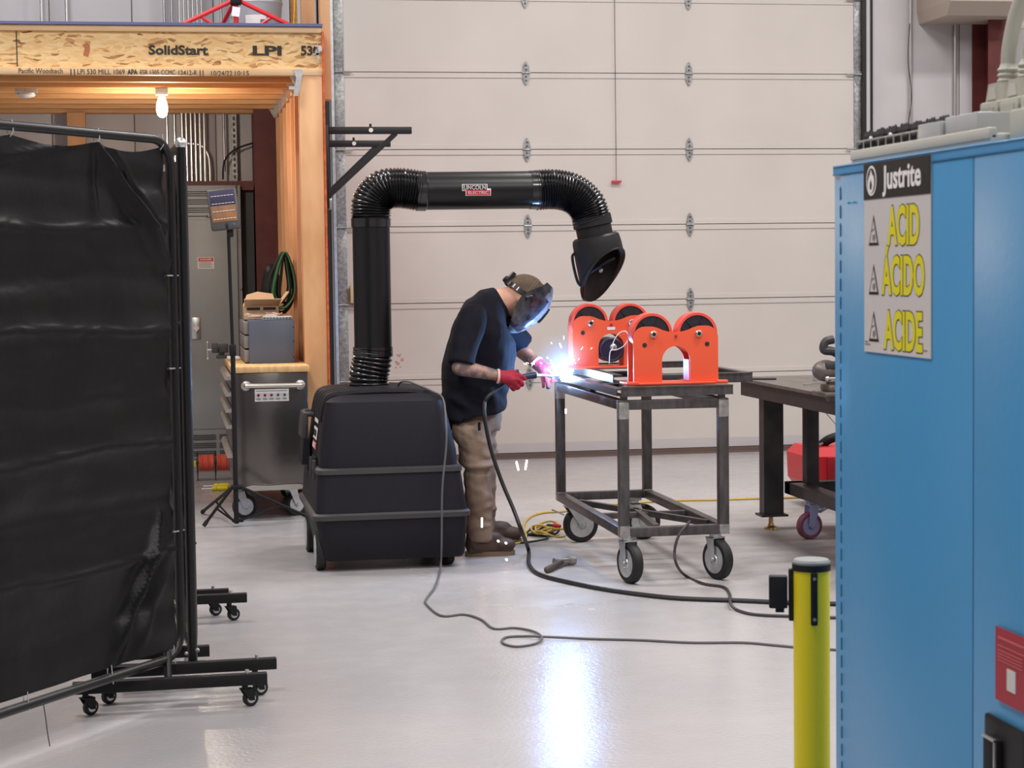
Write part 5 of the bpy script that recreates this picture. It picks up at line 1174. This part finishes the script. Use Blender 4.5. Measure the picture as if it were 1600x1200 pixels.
# ------------------------------------------------------------------ cables and small things on the floor
def cable(name, label, pts, r, m, cat='cable', n=8):
    o = MB().tube(spline(pts, 7), r, n).build(name, m); return setp(o, label, cat)
F = lambda x, y, r: pz(x, y, r)
cable('welding_cable', 'thick black welding cable from the welder along the floor to the barrier post',
      [pw(757, 628, 9.95), pw(757, 650, 9.92), pw(763, 685, 9.92), pw(770, 712, 9.92), pw(785, 755, 9.9), pw(802, 795, 9.85), pw(815, 830, 9.8), F(826, 860, 0.02), F(827, 882, 0.011), F(845, 898, 0.011), F(900, 912, 0.011), F(960, 923, 0.011), F(1050, 934, 0.011), F(1150, 938, 0.011), F(1245, 942, 0.011), F(1330, 944, 0.011), F(1500, 950, 0.011), F(1680, 940, 0.011)], 0.0105, 'cord_black')
cable('power_lead', 'thin dark lead draped over the extractor and looping across the floor',
      [Vector((1.205, 10.1, 0.925)), Vector((1.215, 10.05, 0.945)), Vector((1.25, 10.0, 0.947)), Vector((1.29, 9.95, 0.932)), Vector((1.35, 9.84, 0.905)), Vector((1.395, 9.76, 0.87)), pw(697, 665, 9.68), pw(697, 700, 9.66), pw(691, 765, 9.64), pw(690, 850, 9.63), pw(688, 888, 9.60), F(680, 915, 0.012), F(666, 936, 0.006), F(667, 945, 0.006), F(690, 962, 0.006), F(725, 960, 0.006), F(752, 968, 0.006), F(772, 982, 0.006), F(805, 981, 0.006), F(835, 987, 0.008), F(847, 997, 0.014), F(835, 1006, 0.006), F(805, 1010, 0.006), F(785, 1004, 0.006), F(790, 996, 0.006), F(815, 994, 0.006), F(850, 995, 0.012), F(920, 998, 0.006), F(1000, 1000, 0.006), F(1080, 1004, 0.006), F(1160, 1004, 0.006), F(1210, 1008, 0.006), F(1260, 1012, 0.006), F(1400, 1018, 0.006), F(1600, 1005, 0.006)], 0.0052, 'cord_grey')
cable('drop_cord', 'dark cord hanging off the cart rail and trailing to the barrier post',
      [pw(1078, 818, 9.03)+Vector((0, 0, 0.01)), pw(1072, 822, 8.98), pw(1060, 838, 8.96), pw(1054, 862, 8.95), pw(1058, 884, 8.94), F(1072, 900, 0.008), F(1100, 912, 0.008), F(1130, 917, 0.008), F(1140, 928, 0.008), F(1141, 941, 0.027), F(1150, 952, 0.008), F(1180, 960, 0.008), F(1245, 963, 0.008), F(1330, 965, 0.008), F(1500, 962, 0.008), F(1660, 975, 0.008)], 0.007, 'cord_brown')
cable('extension_cable', 'yellow extension cord lying across the floor behind the cart',
      [F(790, 850, 0.007), F(812, 848, 0.007), F(822, 838, 0.007), F(818, 822, 0.007), F(828, 808, 0.007), F(850, 801, 0.007), F(880, 799, 0.007), F(940, 790, 0.007), F(1000, 785, 0.007), F(1060, 782, 0.007), F(1120, 781, 0.007), F(1180, 779, 0.007), F(1260, 777, 0.007)], 0.007, 'cord_yellow')
cable('ground_cable', 'dark cord running from behind the boots to the cord bundle by the cart castor',
      [F(785, 832, 0.007), F(806, 834, 0.007), F(830, 836, 0.007), F(855, 838, 0.007), F(850, 843, 0.012), F(825, 847, 0.007), F(800, 849, 0.007)], 0.006, 'cord_dark')
random.seed(5)
c0 = F(853, 832, 0.02); t = thing('cord_bundle', 'bundle of yellow cord with red plug beside the cart castor', 'cord', c0)
for k in range(6):
    m = MB(); rr_ = random.uniform(0.05, 0.085); o_ = Vector((random.uniform(-.03, .03), random.uniform(-.1, .1), random.uniform(-0.01, 0.035)))
    m.tube([c0+o_+Vector((rr_*math.cos(a), rr_*1.5*math.sin(a), 0.012*math.sin(a*2+k))) for a in np.linspace(0, 2*math.pi, 22, endpoint=False)], 0.006, 7, closed=True); m.build('loop', ['cord_yellow', 'cord_yellow', 'cord_dark'][k % 3], t)
p = pw(866, 821, c0.y); m = MB(); m.cap(p, 0.014, p+Vector((0.03, 0, -0.005)), 0.012); m.build('red_plug', 'red_label', t)
m = MB(); p = pw(850, 823, c0.y); m.tube(spline([p+Vector((-0.05, 0, -0.035)), p, p+Vector((0.03, 0, 0.004)), p+Vector((0.05, 0, 0))], 5), [0.006]*8+[0.012]*8, 8); m.build('clamp_jaw', 'cord_dark', t)

t = thing('hammer', 'hammer with short dark handle lying on the floor in front of the cart', 'hammer', (1.95, 9.55, 0))
a, b = F(855, 890, 0.018), F(886, 874, 0.024)
MB().cap(a, 0.017, b, 0.013).build('handle', 'hammer_wood', t)
a, b = F(866, 878, 0.028), F(898, 875, 0.026); d = (b-a)
m = MB(); m.lathe([(0, .020), (.02, .021), (.026, .014), (0.06, .015), (.085, .017), (.09, .023), (0.125, .023)], a, d, 20); m.build('head', 'ground_steel', t)

# ------------------------------------------------------------------ arc, sparks
m = MB(); m.sph(ARC, (0.034, 0.03, 0.034), n=18)
q = organic(m, 0.006, 1, lambda p: 0.016*noise.noise(p*55)); setp(q.build('welding_arc', 'arc'), 'blinding blue white welding arc at the rail of the cart', 'arc')
random.seed(11); m = MB()
for k in range(24):
    a = random.uniform(R(25), R(165)); L_ = random.uniform(0.05, 0.22); p = ARC+Vector((math.cos(a)*L_*0.9-0.02, random.uniform(-.05, .05), math.sin(a)*L_)); dd = (p-ARC).normalized()
    m.cap(p, 0.0012, p+dd*random.uniform(0.004, 0.022), 0.0012, n=5)
setp(m.build('spark_spray', 'spark'), 'spray of tiny sparks flying up from the welding arc', 'sparks', kind='stuff')
for k, (x0, y0, x1, y1, Y, l) in enumerate(((807, 722, 810, 734, 9.9, 'left one of two falling orange sparks before the overhead door sill'), (823, 720, 821, 733, 9.9, 'right one of two falling orange sparks before the overhead door sill'), (753, 810, 753, 823, 9.85, 'falling orange spark in front of the trouser leg'),
    (778, 845, 779, 846, 9.8, 'spark glowing above the boot laces'), (790, 848, 791, 849, 9.8, 'spark glowing above the boot toe'), (791, 874, 792, 875, 9.7, 'spark glowing on the floor below the boot toe'), (884, 640, 884, 645, 10.0, 'small spark falling beside the far cart leg'))):
    p, q = pw(x0, y0, Y), pw(x1, y1, Y); setp(MB().cap(p, 0.005, q, 0.005, n=8).build('spark', 'spark'), l, 'spark', 'falling sparks')
# smoke volume added to make the glow round the arc
m = MB(); m.sph(ARC+Vector((-0.01, 0, 0.05)), (0.22, 0.2, 0.24), n=20); sm = m.build('arc_glow_smoke', 'arc')
vm = bpy.data.materials.new('smoke'); vm.use_nodes = True; nt = vm.node_tree; nt.nodes.remove(nt.nodes['Principled BSDF'])
vs = nt.nodes.new('ShaderNodeVolumeScatter'); vs.inputs['Color'].default_value = (0.9, 0.95, 1, 1); vs.inputs['Anisotropy'].default_value = 0.2
tc = nt.nodes.new('ShaderNodeTexCoord'); vmn = nt.nodes.new('ShaderNodeVectorMath'); vmn.operation = 'DISTANCE'; vmn.inputs[1].default_value = ARC+Vector((-0.01, 0, 0.05)); nt.links.new(tc.outputs['Object'], vmn.inputs[0])
mr = nt.nodes.new('ShaderNodeMapRange'); mr.inputs[1].default_value = 0.0; mr.inputs[2].default_value = 0.2; mr.inputs[3].default_value = 0.42; mr.inputs[4].default_value = 0.0; nt.links.new(vmn.outputs['Value'], mr.inputs[0])
nt.links.new(mr.outputs[0], vs.inputs['Density']); nt.links.new(vs.outputs[0], nt.nodes['Material Output'].inputs['Volume'])
sm.data.materials.clear(); sm.data.materials.append(vm); setp(sm, 'thin smoke volume added for the glow round the welding arc', 'smoke', kind='stuff')

# ------------------------------------------------------------------ the welder
K = 1/291.0
YM = 10.27
man = thing('person', 'person in black t-shirt, tan trousers and welding helmet bending over the cart to weld', 'person', (1.62, 10.27, 0))
def ringp(c, tilt, hd_, hw, Yc=YM, n=28, p=2.4, flatb=0.0):
    c = pw(c[0], c[1], Yc); t_ = R(tilt); D = Vector((math.cos(t_), 0, -math.sin(t_))); out = []
    for k in range(n):
        a = 2*math.pi*k/n; ca, sa = math.cos(a), math.sin(a)
        out.append(c + D*(hd_*K*math.copysign(abs(ca)**(2/p), ca)) + Vector((0, hw*math.copysign(abs(sa)**(2/p), sa), 0)))
    return out
NS, FS = (744, 500), (800, 503)
nsh = pw(738, 497, 10.06); nel = pw(719, 574, 10.0); nwr = pw(778, 587, 9.98)
fsh = pw(778, 500, 10.48); fel = pw(812, 545, 10.52); fwr = pw(843, 573, 10.36)
HC = pw(815, 463, YM)                                      # skull centre
hf_ = Vector((0.72, 0, -0.69)).normalized(); hu = Vector((0.69, 0, 0.72)).normalized(); hs = Vector((0, 1, 0))
HM = Matrix((hf_, hs, hu)).transposed()                    # local: x forward, y far side, z crown
def hp_(x, y, z): return HC + hf_*x + hs*y + hu*z
# body: one continuous skin
m = MB()
m.sph(HC, (0.098, 0.077, 0.112), HM, 20); m.sph(hp_(0.028, 0, -0.055), (0.066, 0.058, 0.07), HM, 16); m.sph(hp_(0.055, 0, -0.10), (0.030, 0.032, 0.022), HM, 12)
m.cap(hp_(0.094, 0, 0.005), 0.012, hp_(0.112, 0, -0.028), 0.014, n=8)                      # nose
for s_ in (-1, 1):
    m.sph(hp_(-0.008, s_*0.080, -0.022), (0.018, 0.010, 0.032), HM, 10); m.sph(hp_(0.088, s_*0.032, 0.012), (0.010, 0.013, 0.009), HM, 8)
m.cap(hp_(0.088, -0.02, -0.062), 0.008, hp_(0.088, 0.02, -0.062), 0.008, n=8)              # lips
m.cap(hp_(-0.035, 0, -0.05), 0.068, pw(778, 474, YM), 0.078)
m.loft([ringp((739, 640), 0, 40, 0.15), ringp((748, 570), 5, 44, 0.155), ringp((755, 520), 20, 40, 0.17), ringp((765, 492), 45, 32, 0.15), ringp((778, 474), 60, 20, 0.08)])
m.cap(nsh, 0.055, nel, 0.044); m.cap(nel, 0.047, nwr, 0.030); m.cap(fsh, 0.055, fel, 0.045); m.cap(fel, 0.047, fwr, 0.031)
m.cap(nwr, 0.026, pw(789, 589, 9.98), 0.020); m.cap(fwr, 0.026, pw(846, 576, 10.33), 0.019)
nh, nk, na = pw(738, 655, 10.16), pw(745, 725, 10.10), pw(746, 838, 10.08)
fh, fk, fa = pw(748, 655, 10.38), pw(757, 725, 10.46), pw(762, 825, 10.50)
m.cap(nh, 0.062, nk, 0.050); m.cap(nk, 0.050, na, 0.034); m.cap(fh, 0.062, fk, 0.050); m.cap(fk, 0.050, fa, 0.034)
for f in (na, fa): m.cap(f, 0.034, Vector((f.x+0.10, f.y, 0.055)), 0.026)
q = organic(m, 0.009, 4); q.build('body', 'skin', man)
# t-shirt
def sfold(p):
    v = 0.011*noise.noise(Vector((p.x*7, p.y*4, p.z*5))) + 0.008*noise.noise(Vector((p.x*16, p.y*8, p.z*14)))
    if p.z < 1.0: v += 0.016*math.sin((p.z*1.0+p.x*0.5)*60+3.5*noise.noise(p*5))*max(0, min(1, (1.0-p.z)/0.12))*max(0, 0.35+0.9*noise.noise(p*6))
    return v
m = MB()
m.loft([ringp((741, 647), -10, 51, 0.235), ringp((741, 625), -5, 53, 0.225), ringp((743, 600), 0, 54, 0.205), ringp((747, 572), 6, 57, 0.20), ringp((752, 545), 12, 55, 0.205), ringp((757, 518), 22, 52, 0.215), ringp((764, 496), 40, 45, 0.205, p=2.2), ringp((771, 482), 54, 36, 0.15, p=2.1), ringp((778, 474), 62, 27, 0.098, p=2), ringp((783, 471), 64, 25, 0.088, p=2)])
m.cap(nsh+Vector((0.01, 0.02, 0)), 0.082, pw(726, 545, 10.02), 0.074); m.cyl(pw(726, 545, 10.02), pw(722, 569, 10.0), 0.074, 0.071, n=20)
m.cap(fsh, 0.085, pw(800, 522, 10.50), 0.074); m.cyl(pw(800, 522, 10.50), pw(817, 538, 10.52), 0.074, 0.068, n=20)
q = organic(m, 0.0085, 5, sfold); q.build('t_shirt', 'shirt', man, label='black short-sleeved t-shirt', ang=180)
# trousers
def tfold(p):
    v = 0.010*noise.noise(Vector((p.x*8, p.y*6, p.z*9)))+0.005*noise.noise(Vector((p.x*20, p.y*12, p.z*26)))
    q = Vector((p.x*5, p.y*9, p.z*3)); wv = 0.03*noise.noise(q)
    side = 0.5+0.5*noise.noise(Vector((p.x*14, p.y*10, 2.0)))
    for zc_, w_, a_, sl in ((0.500, 0.016, 0.020, 0.10), (0.470, 0.012, -0.014, 0.10), (0.545, 0.016, -0.008, -0.25), (0.64, 0.016, 0.007, -0.5), (0.70, 0.014, -0.006, -0.6), (0.15, 0.012, 0.009, 0.3), (0.19, 0.014, -0.008, -0.3), (0.25, 0.018, 0.006, 0.5), (0.36, 0.022, 0.005, -0.5)):
        v += a_*(0.35+0.9*side)*math.exp(-((p.z-zc_-wv-sl*(p.x-1.62))/w_)**2)
    return v
m = MB()
m.loft([ringp((741, 672), 0, 40, 0.18), ringp((741, 655), 0, 42, 0.185), ringp((741, 635), 0, 41, 0.175), ringp((742, 612), 0, 40, 0.165)])
m.cap(pw(738, 676, 10.16), 0.114, pw(746, 716, 10.10), 0.088); m.cap(pw(746, 716, 10.10), 0.086, pw(748, 780, 10.08), 0.076); m.cyl(pw(748, 780, 10.08), pw(750, 846, 10.08), 0.075, 0.068, n=20)
m.cap(pw(746, 676, 10.38), 0.108, pw(752, 716, 10.46), 0.084); m.cap(pw(752, 716, 10.46), 0.084, pw(755, 780, 10.49), 0.072); m.cyl(pw(755, 780, 10.49), pw(757, 828, 10.50), 0.072, 0.066, n=20)
q = organic(m, 0.0085, 4, tfold); tr_ = q.build('trousers', 'trousers', man, label='tan work trousers', ang=180)
p = pw(750, 667, 10.0); MB().box(p.x-0.006, p.x+0.006, p.y+0.018, p.y+0.035, p.z-0.022, p.z+0.022).build('pocket_tag', 'shirt', tr_)
# boots
for f, Y, lx in ((None, 10.08, 0), (None, 10.50, 1)):
    x = 1.548 if not lx else 1.665
    m = MB(); m.cap(Vector((x+0.045, Y, 0.06)), 0.045, Vector((x+0.055, Y, 0.15)), 0.048); m.sph((x+0.09, Y, 0.060), (0.095, 0.050, 0.050)); m.sph((x+0.205, Y-0.002, 0.056), (0.072, 0.056, 0.040)); m.sph((x+0.135, Y, 0.085), (0.08, 0.045, 0.045)); m.cap(Vector((x+0.05, Y, 0.062)), 0.05, Vector((x+0.215, Y, 0.048)), 0.046); m.box(x+0.01, x+0.25, Y-0.040, Y+0.040, 0.02, 0.05)
    b_ = organic(m, 0.007, 8, lambda p: 0.003*noise.noise(p*30)).build('boot', 'boot', man)
    P_ = []
    for k in range(24):
        a = 2*math.pi*k/24; ca, sa = math.cos(a), math.sin(a); P_.append((x+0.134+0.136*ca, Y+(0.042+0.009*ca)*math.copysign(abs(sa)**0.7, sa)))
    MB().loft([[(a, c, z) for a, c in P_] for z in (0.0, 0.012, 0.026)]).build('sole', 'boot_sole', b_)
    m = MB()
    for k in range(4): m.cyl((x+0.115+k*0.02, Y-0.028, 0.118-k*0.010), (x+0.125+k*0.02, Y+0.028, 0.118-k*0.010), 0.003, n=6)
    m.build('lace', 'comb_black', b_)
# gloves: palm and five fingers each
def glove(wr, knuckles, fingers, rads, thumb, label, f, tips):
    m = MB(); m.cap(wr, 0.035, wr+f*0.02, 0.034); fd = []
    for kx in knuckles: m.cap(wr+f*0.02+(kx-wr)*0.15, 0.027, kx, 0.0165, n=12)
    mid = (knuckles[1]+knuckles[2])/2; m.cap(wr+(mid-wr)*0.4, 0.031, wr+(mid-wr)*0.75, 0.028)
    for kx, segs, rr_ in zip(knuckles, fingers, rads):
        p = kx; r_ = rr_*1.12
        for q in segs: m.cap(p, r_, p+Vector(q), r_*0.93, n=10); p = p+Vector(q); r_ *= 0.93
        fd.append((p, r_))
    p = thumb[0]; r_ = 0.0165
    for q in thumb[1:]: m.cap(p, r_, p+Vector(q), r_*0.88, n=10); p = p+Vector(q); r_ *= 0.88
    g = organic(m, 0.0045, 2, lambda p: 0.0011*noise.noise(p*70)).build('glove', 'glove_red', man, label=label, ang=180)
    MB().lathe([(-0.006, 0.037), (-0.003, 0.0395), (0.004, 0.0395), (0.006, 0.037)], wr-f*0.01, f, 24).build('cuff_band', 'glove_cuff', g)
    fd.append((p, r_))
    for k in tips:
        e, r_ = fd[k]; MB().sph(e, (r_*1.22,)*3, n=12).build('dipped_fingertip', 'glove_grip', g)
    return g
wn = pw(781, 588, 9.98)
kn = [pw(811, 587, 9.955), pw(809, 593, 9.950), pw(804, 598, 9.953), pw(799, 602, 9.962)]
glove(wn, kn, [[(0.030, 0.012, -0.014), (0.010, 0.028, -0.006), (-0.012, 0.014, 0.010)], [(0.026, 0.006, -0.022), (0.004, 0.030, -0.010), (-0.012, 0.014, 0.012)], [(0.022, 0.004, -0.024), (0.0, 0.030, -0.008), (-0.012, 0.014, 0.012)], [(0.017, 0.004, -0.020), (0.0, 0.026, -0.006), (-0.010, 0.012, 0.010)]],
      (0.0118, 0.0122, 0.0118, 0.0105), (pw(792, 583, 9.985), (0.030, 0.012, 0.004), (0.030, 0.012, -0.002)), 'red knitted glove of the near hand', Vector((1, 0, -0.08)).normalized(), (4,))
wf = pw(840, 568, 10.36); ff = (pw(851, 580, 10.33)-wf).normalized()
kf = [pw(857, 575, 10.31), pw(856, 580, 10.305), pw(852, 584, 10.31), pw(847, 586, 10.325)]
glove(wf, kf, [[(0.022, -0.010, -0.010), (0.018, -0.012, -0.012), (0.006, 0.0, -0.014)], [(0.018, -0.012, -0.018), (0.008, -0.006, -0.022), (-0.004, 0.004, -0.014)], [(0.006, -0.010, -0.030), (0.004, -0.004, -0.026), (0.003, 0.0, -0.016)], [(0.004, -0.004, -0.030), (0.002, 0.0, -0.020), (0.0, 0.004, -0.014)]],
      (0.0118, 0.0122, 0.0122, 0.0105), (pw(850, 572, 10.32), (0.026, -0.020, -0.002), (0.022, -0.012, -0.010)), 'red knitted glove of the far hand', ff, (2,))
# torch held in the hands
t = thing('welding_torch', 'welding torch with dark blue handle held in the red gloves', 'torch', pw(820, 588, 10.0))
a, b = pw(805, 591, 9.985), pw(838, 586, 10.03)
MB().lathe([(0, .012), (.01, .016), (.10, .016), (.105, .018), (.125, .018), (.13, .012)], a, b-a, 20).build('handle', 'handle_blue', t)
MB().tube(spline([b, pw(848, 586, 10.10), pw(862, 588, 10.15), ARC+Vector((-0.03, -0.01, 0.01))], 5), 0.0075, 10).build('neck', 'nut', t)
MB().tube(spline([a, pw(795, 594, 10.03), pw(780, 606, 10.0), pw(764, 618, 9.95), pw(757, 628, 9.95)], 6), 0.010, 10).build('cable', 'cord_black', t)
# cap with stitched crown
m = MB(); rings = []
for i in range(11):
    ph_ = R(90*i/10); rr_ = math.cos(ph_); z = 0.012+0.118*math.sin(ph_)
    rings.append([hp_(-0.004+0.112*max(rr_, 0.02)*math.cos(2*math.pi*k/28), 0.090*max(rr_, 0.02)*math.sin(2*math.pi*k/28), z+0.012*math.cos(2*math.pi*k/28)*rr_) for k in range(28)])
m.loft(rings); cp = m.build('cap', 'cap_brown', man, label='faded brown cloth cap', ang=60)
m = MB()
for o_ in (-0.006, 0.006):
    m.tube([hp_(0.0+o_, -0.0905*math.cos(a), 0.014+0.1185*math.sin(a)) for a in np.linspace(0.05, math.pi-0.05, 20)], 0.0014, 6)
m.build('stitching', 'cap_stitch', cp)
m = MB(); rg = []
for i in range(13):
    a = R(-62+124*i/12); p0 = Vector((0.105*math.cos(a), 0.088*math.sin(a), 0.016)); p1 = Vector((0.105*math.cos(a)+0.058*math.cos(a*0.6), 0.088*math.sin(a), 0.006-0.0*abs(a)))
    rg.append([hp_(p0.x, p0.y, p0.z), hp_(p1.x, p1.y, p1.z), hp_(p1.x, p1.y, p1.z-0.003), hp_(p0.x, p0.y, p0.z-0.003)])
m.loft(rg); m.build('brim', 'cap_brown', cp)
# helmet headgear and shell
m = MB(); m.tube([hp_(-0.004+0.108*math.cos(a), 0.089*math.sin(a), 0.018+0.01*math.cos(a)) for a in np.linspace(R(60), R(300), 26)], [0.0035]*26, 6)
m.loft([[hp_(-0.004+q*math.cos(a), (q-0.02)*math.sin(a), z+0.012*math.cos(a)) for a in np.linspace(R(50), R(310), 28)] for q, z in ((0.116, 0.000), (0.116, 0.024), (0.113, 0.024), (0.113, 0.000))], caps=False, closed=False, loop=True)
m.build('head_band', 'helmet_black', man); m = MB(); m.lathe([(0, .020), (.018, .019), (.022, .012)], hp_(-0.118, 0, 0.008), -hf_+hu*0.1, 16); m.box(-0.01, 0.01, -0.03, 0.03, -0.035, 0.035, m=Matrix.Translation(hp_(-0.116, 0, 0.03)) @ HM.to_4x4()); m.build('ratchet_knob', 'helmet_black', man)
lv = [(-0.190, 0.088, 0.060, 0.050), (-0.165, 0.118, 0.045, 0.080), (-0.12, 0.140, 0.018, 0.100), (-0.06, 0.156, -0.010, 0.113), (-0.02, 0.160, -0.018, 0.116), (0.03, 0.158, -0.010, 0.116), (0.07, 0.148, 0.012, 0.112), (0.105, 0.128, 0.030, 0.104), (0.14, 0.100, 0.038, 0.094)]
def ushape(z, fr, rr_, w_, off=0.0, n=26):
    pts = []
    for k in range(n+1):
        a = -math.pi/2+math.pi*k/n; ca, sa = math.cos(a), math.sin(a)
        x = rr_+(fr+off-rr_)*abs(ca)**0.62; y = (w_+off)*math.copysign(abs(sa)**0.75, sa)
        if abs(ca) < 1e-6: x = rr_
        pts.append(hp_(x, y, z))
    return pts
m = MB(); outer = [ushape(*l) for l in lv]; inner = [ushape(*l, off=-0.004) for l in lv]
m.loft(outer, caps=False, closed=False); m.loft(inner, caps=False, closed=False)
bm = m.bm; bm.verts.ensure_lookup_table(); bes = [e for e in bm.edges if e.is_boundary]
no = len(lv)*27
def vo(i, j, s_=0): return bm.verts[s_*no+i*27+j]
for i in range(len(lv)-1):
    for j in (0, 26): bm.faces.new((vo(i, j), vo(i+1, j), vo(i+1, j, 1), vo(i, j, 1)))
for j in range(26):
    for i in (0, len(lv)-1): bm.faces.new((vo(i, j), vo(i, j+1), vo(i, j+1, 1), vo(i, j, 1)))
he = m.build('helmet_shell', 'helmet', man, label='glossy dark patterned welding helmet shell lit blue')
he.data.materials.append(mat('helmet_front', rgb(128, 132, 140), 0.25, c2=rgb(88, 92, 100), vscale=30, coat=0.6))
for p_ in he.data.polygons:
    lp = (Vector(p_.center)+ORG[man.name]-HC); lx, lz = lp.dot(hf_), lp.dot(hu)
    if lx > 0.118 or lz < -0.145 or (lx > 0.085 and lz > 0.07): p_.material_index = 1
for s_ in (-1, 1): MB().lathe([(0, .024), (.006, .024), (.010, .016)], hp_(0.025, s_*0.112, 0.005), hs*s_, 20).build('pivot_knob', 'helmet_black', he)
m = MB(); m.box(-0.006, 0.006, -0.06, 0.06, -0.048, 0.048, bev=0.004, m=Matrix.Translation(hp_(0.155, 0, 0.0)) @ HM.to_4x4() @ Matrix.Rotation(R(-4), 4, 'Y')); ln = m.build('lens_frame', 'helmet_black', he)
MB().box(-0.002, 0.002, -0.05, 0.05, -0.032, 0.032, m=Matrix.Translation(hp_(0.162, 0, 0.0)) @ HM.to_4x4() @ Matrix.Rotation(R(-4), 4, 'Y')).build('filter_lens', 'lens', he)
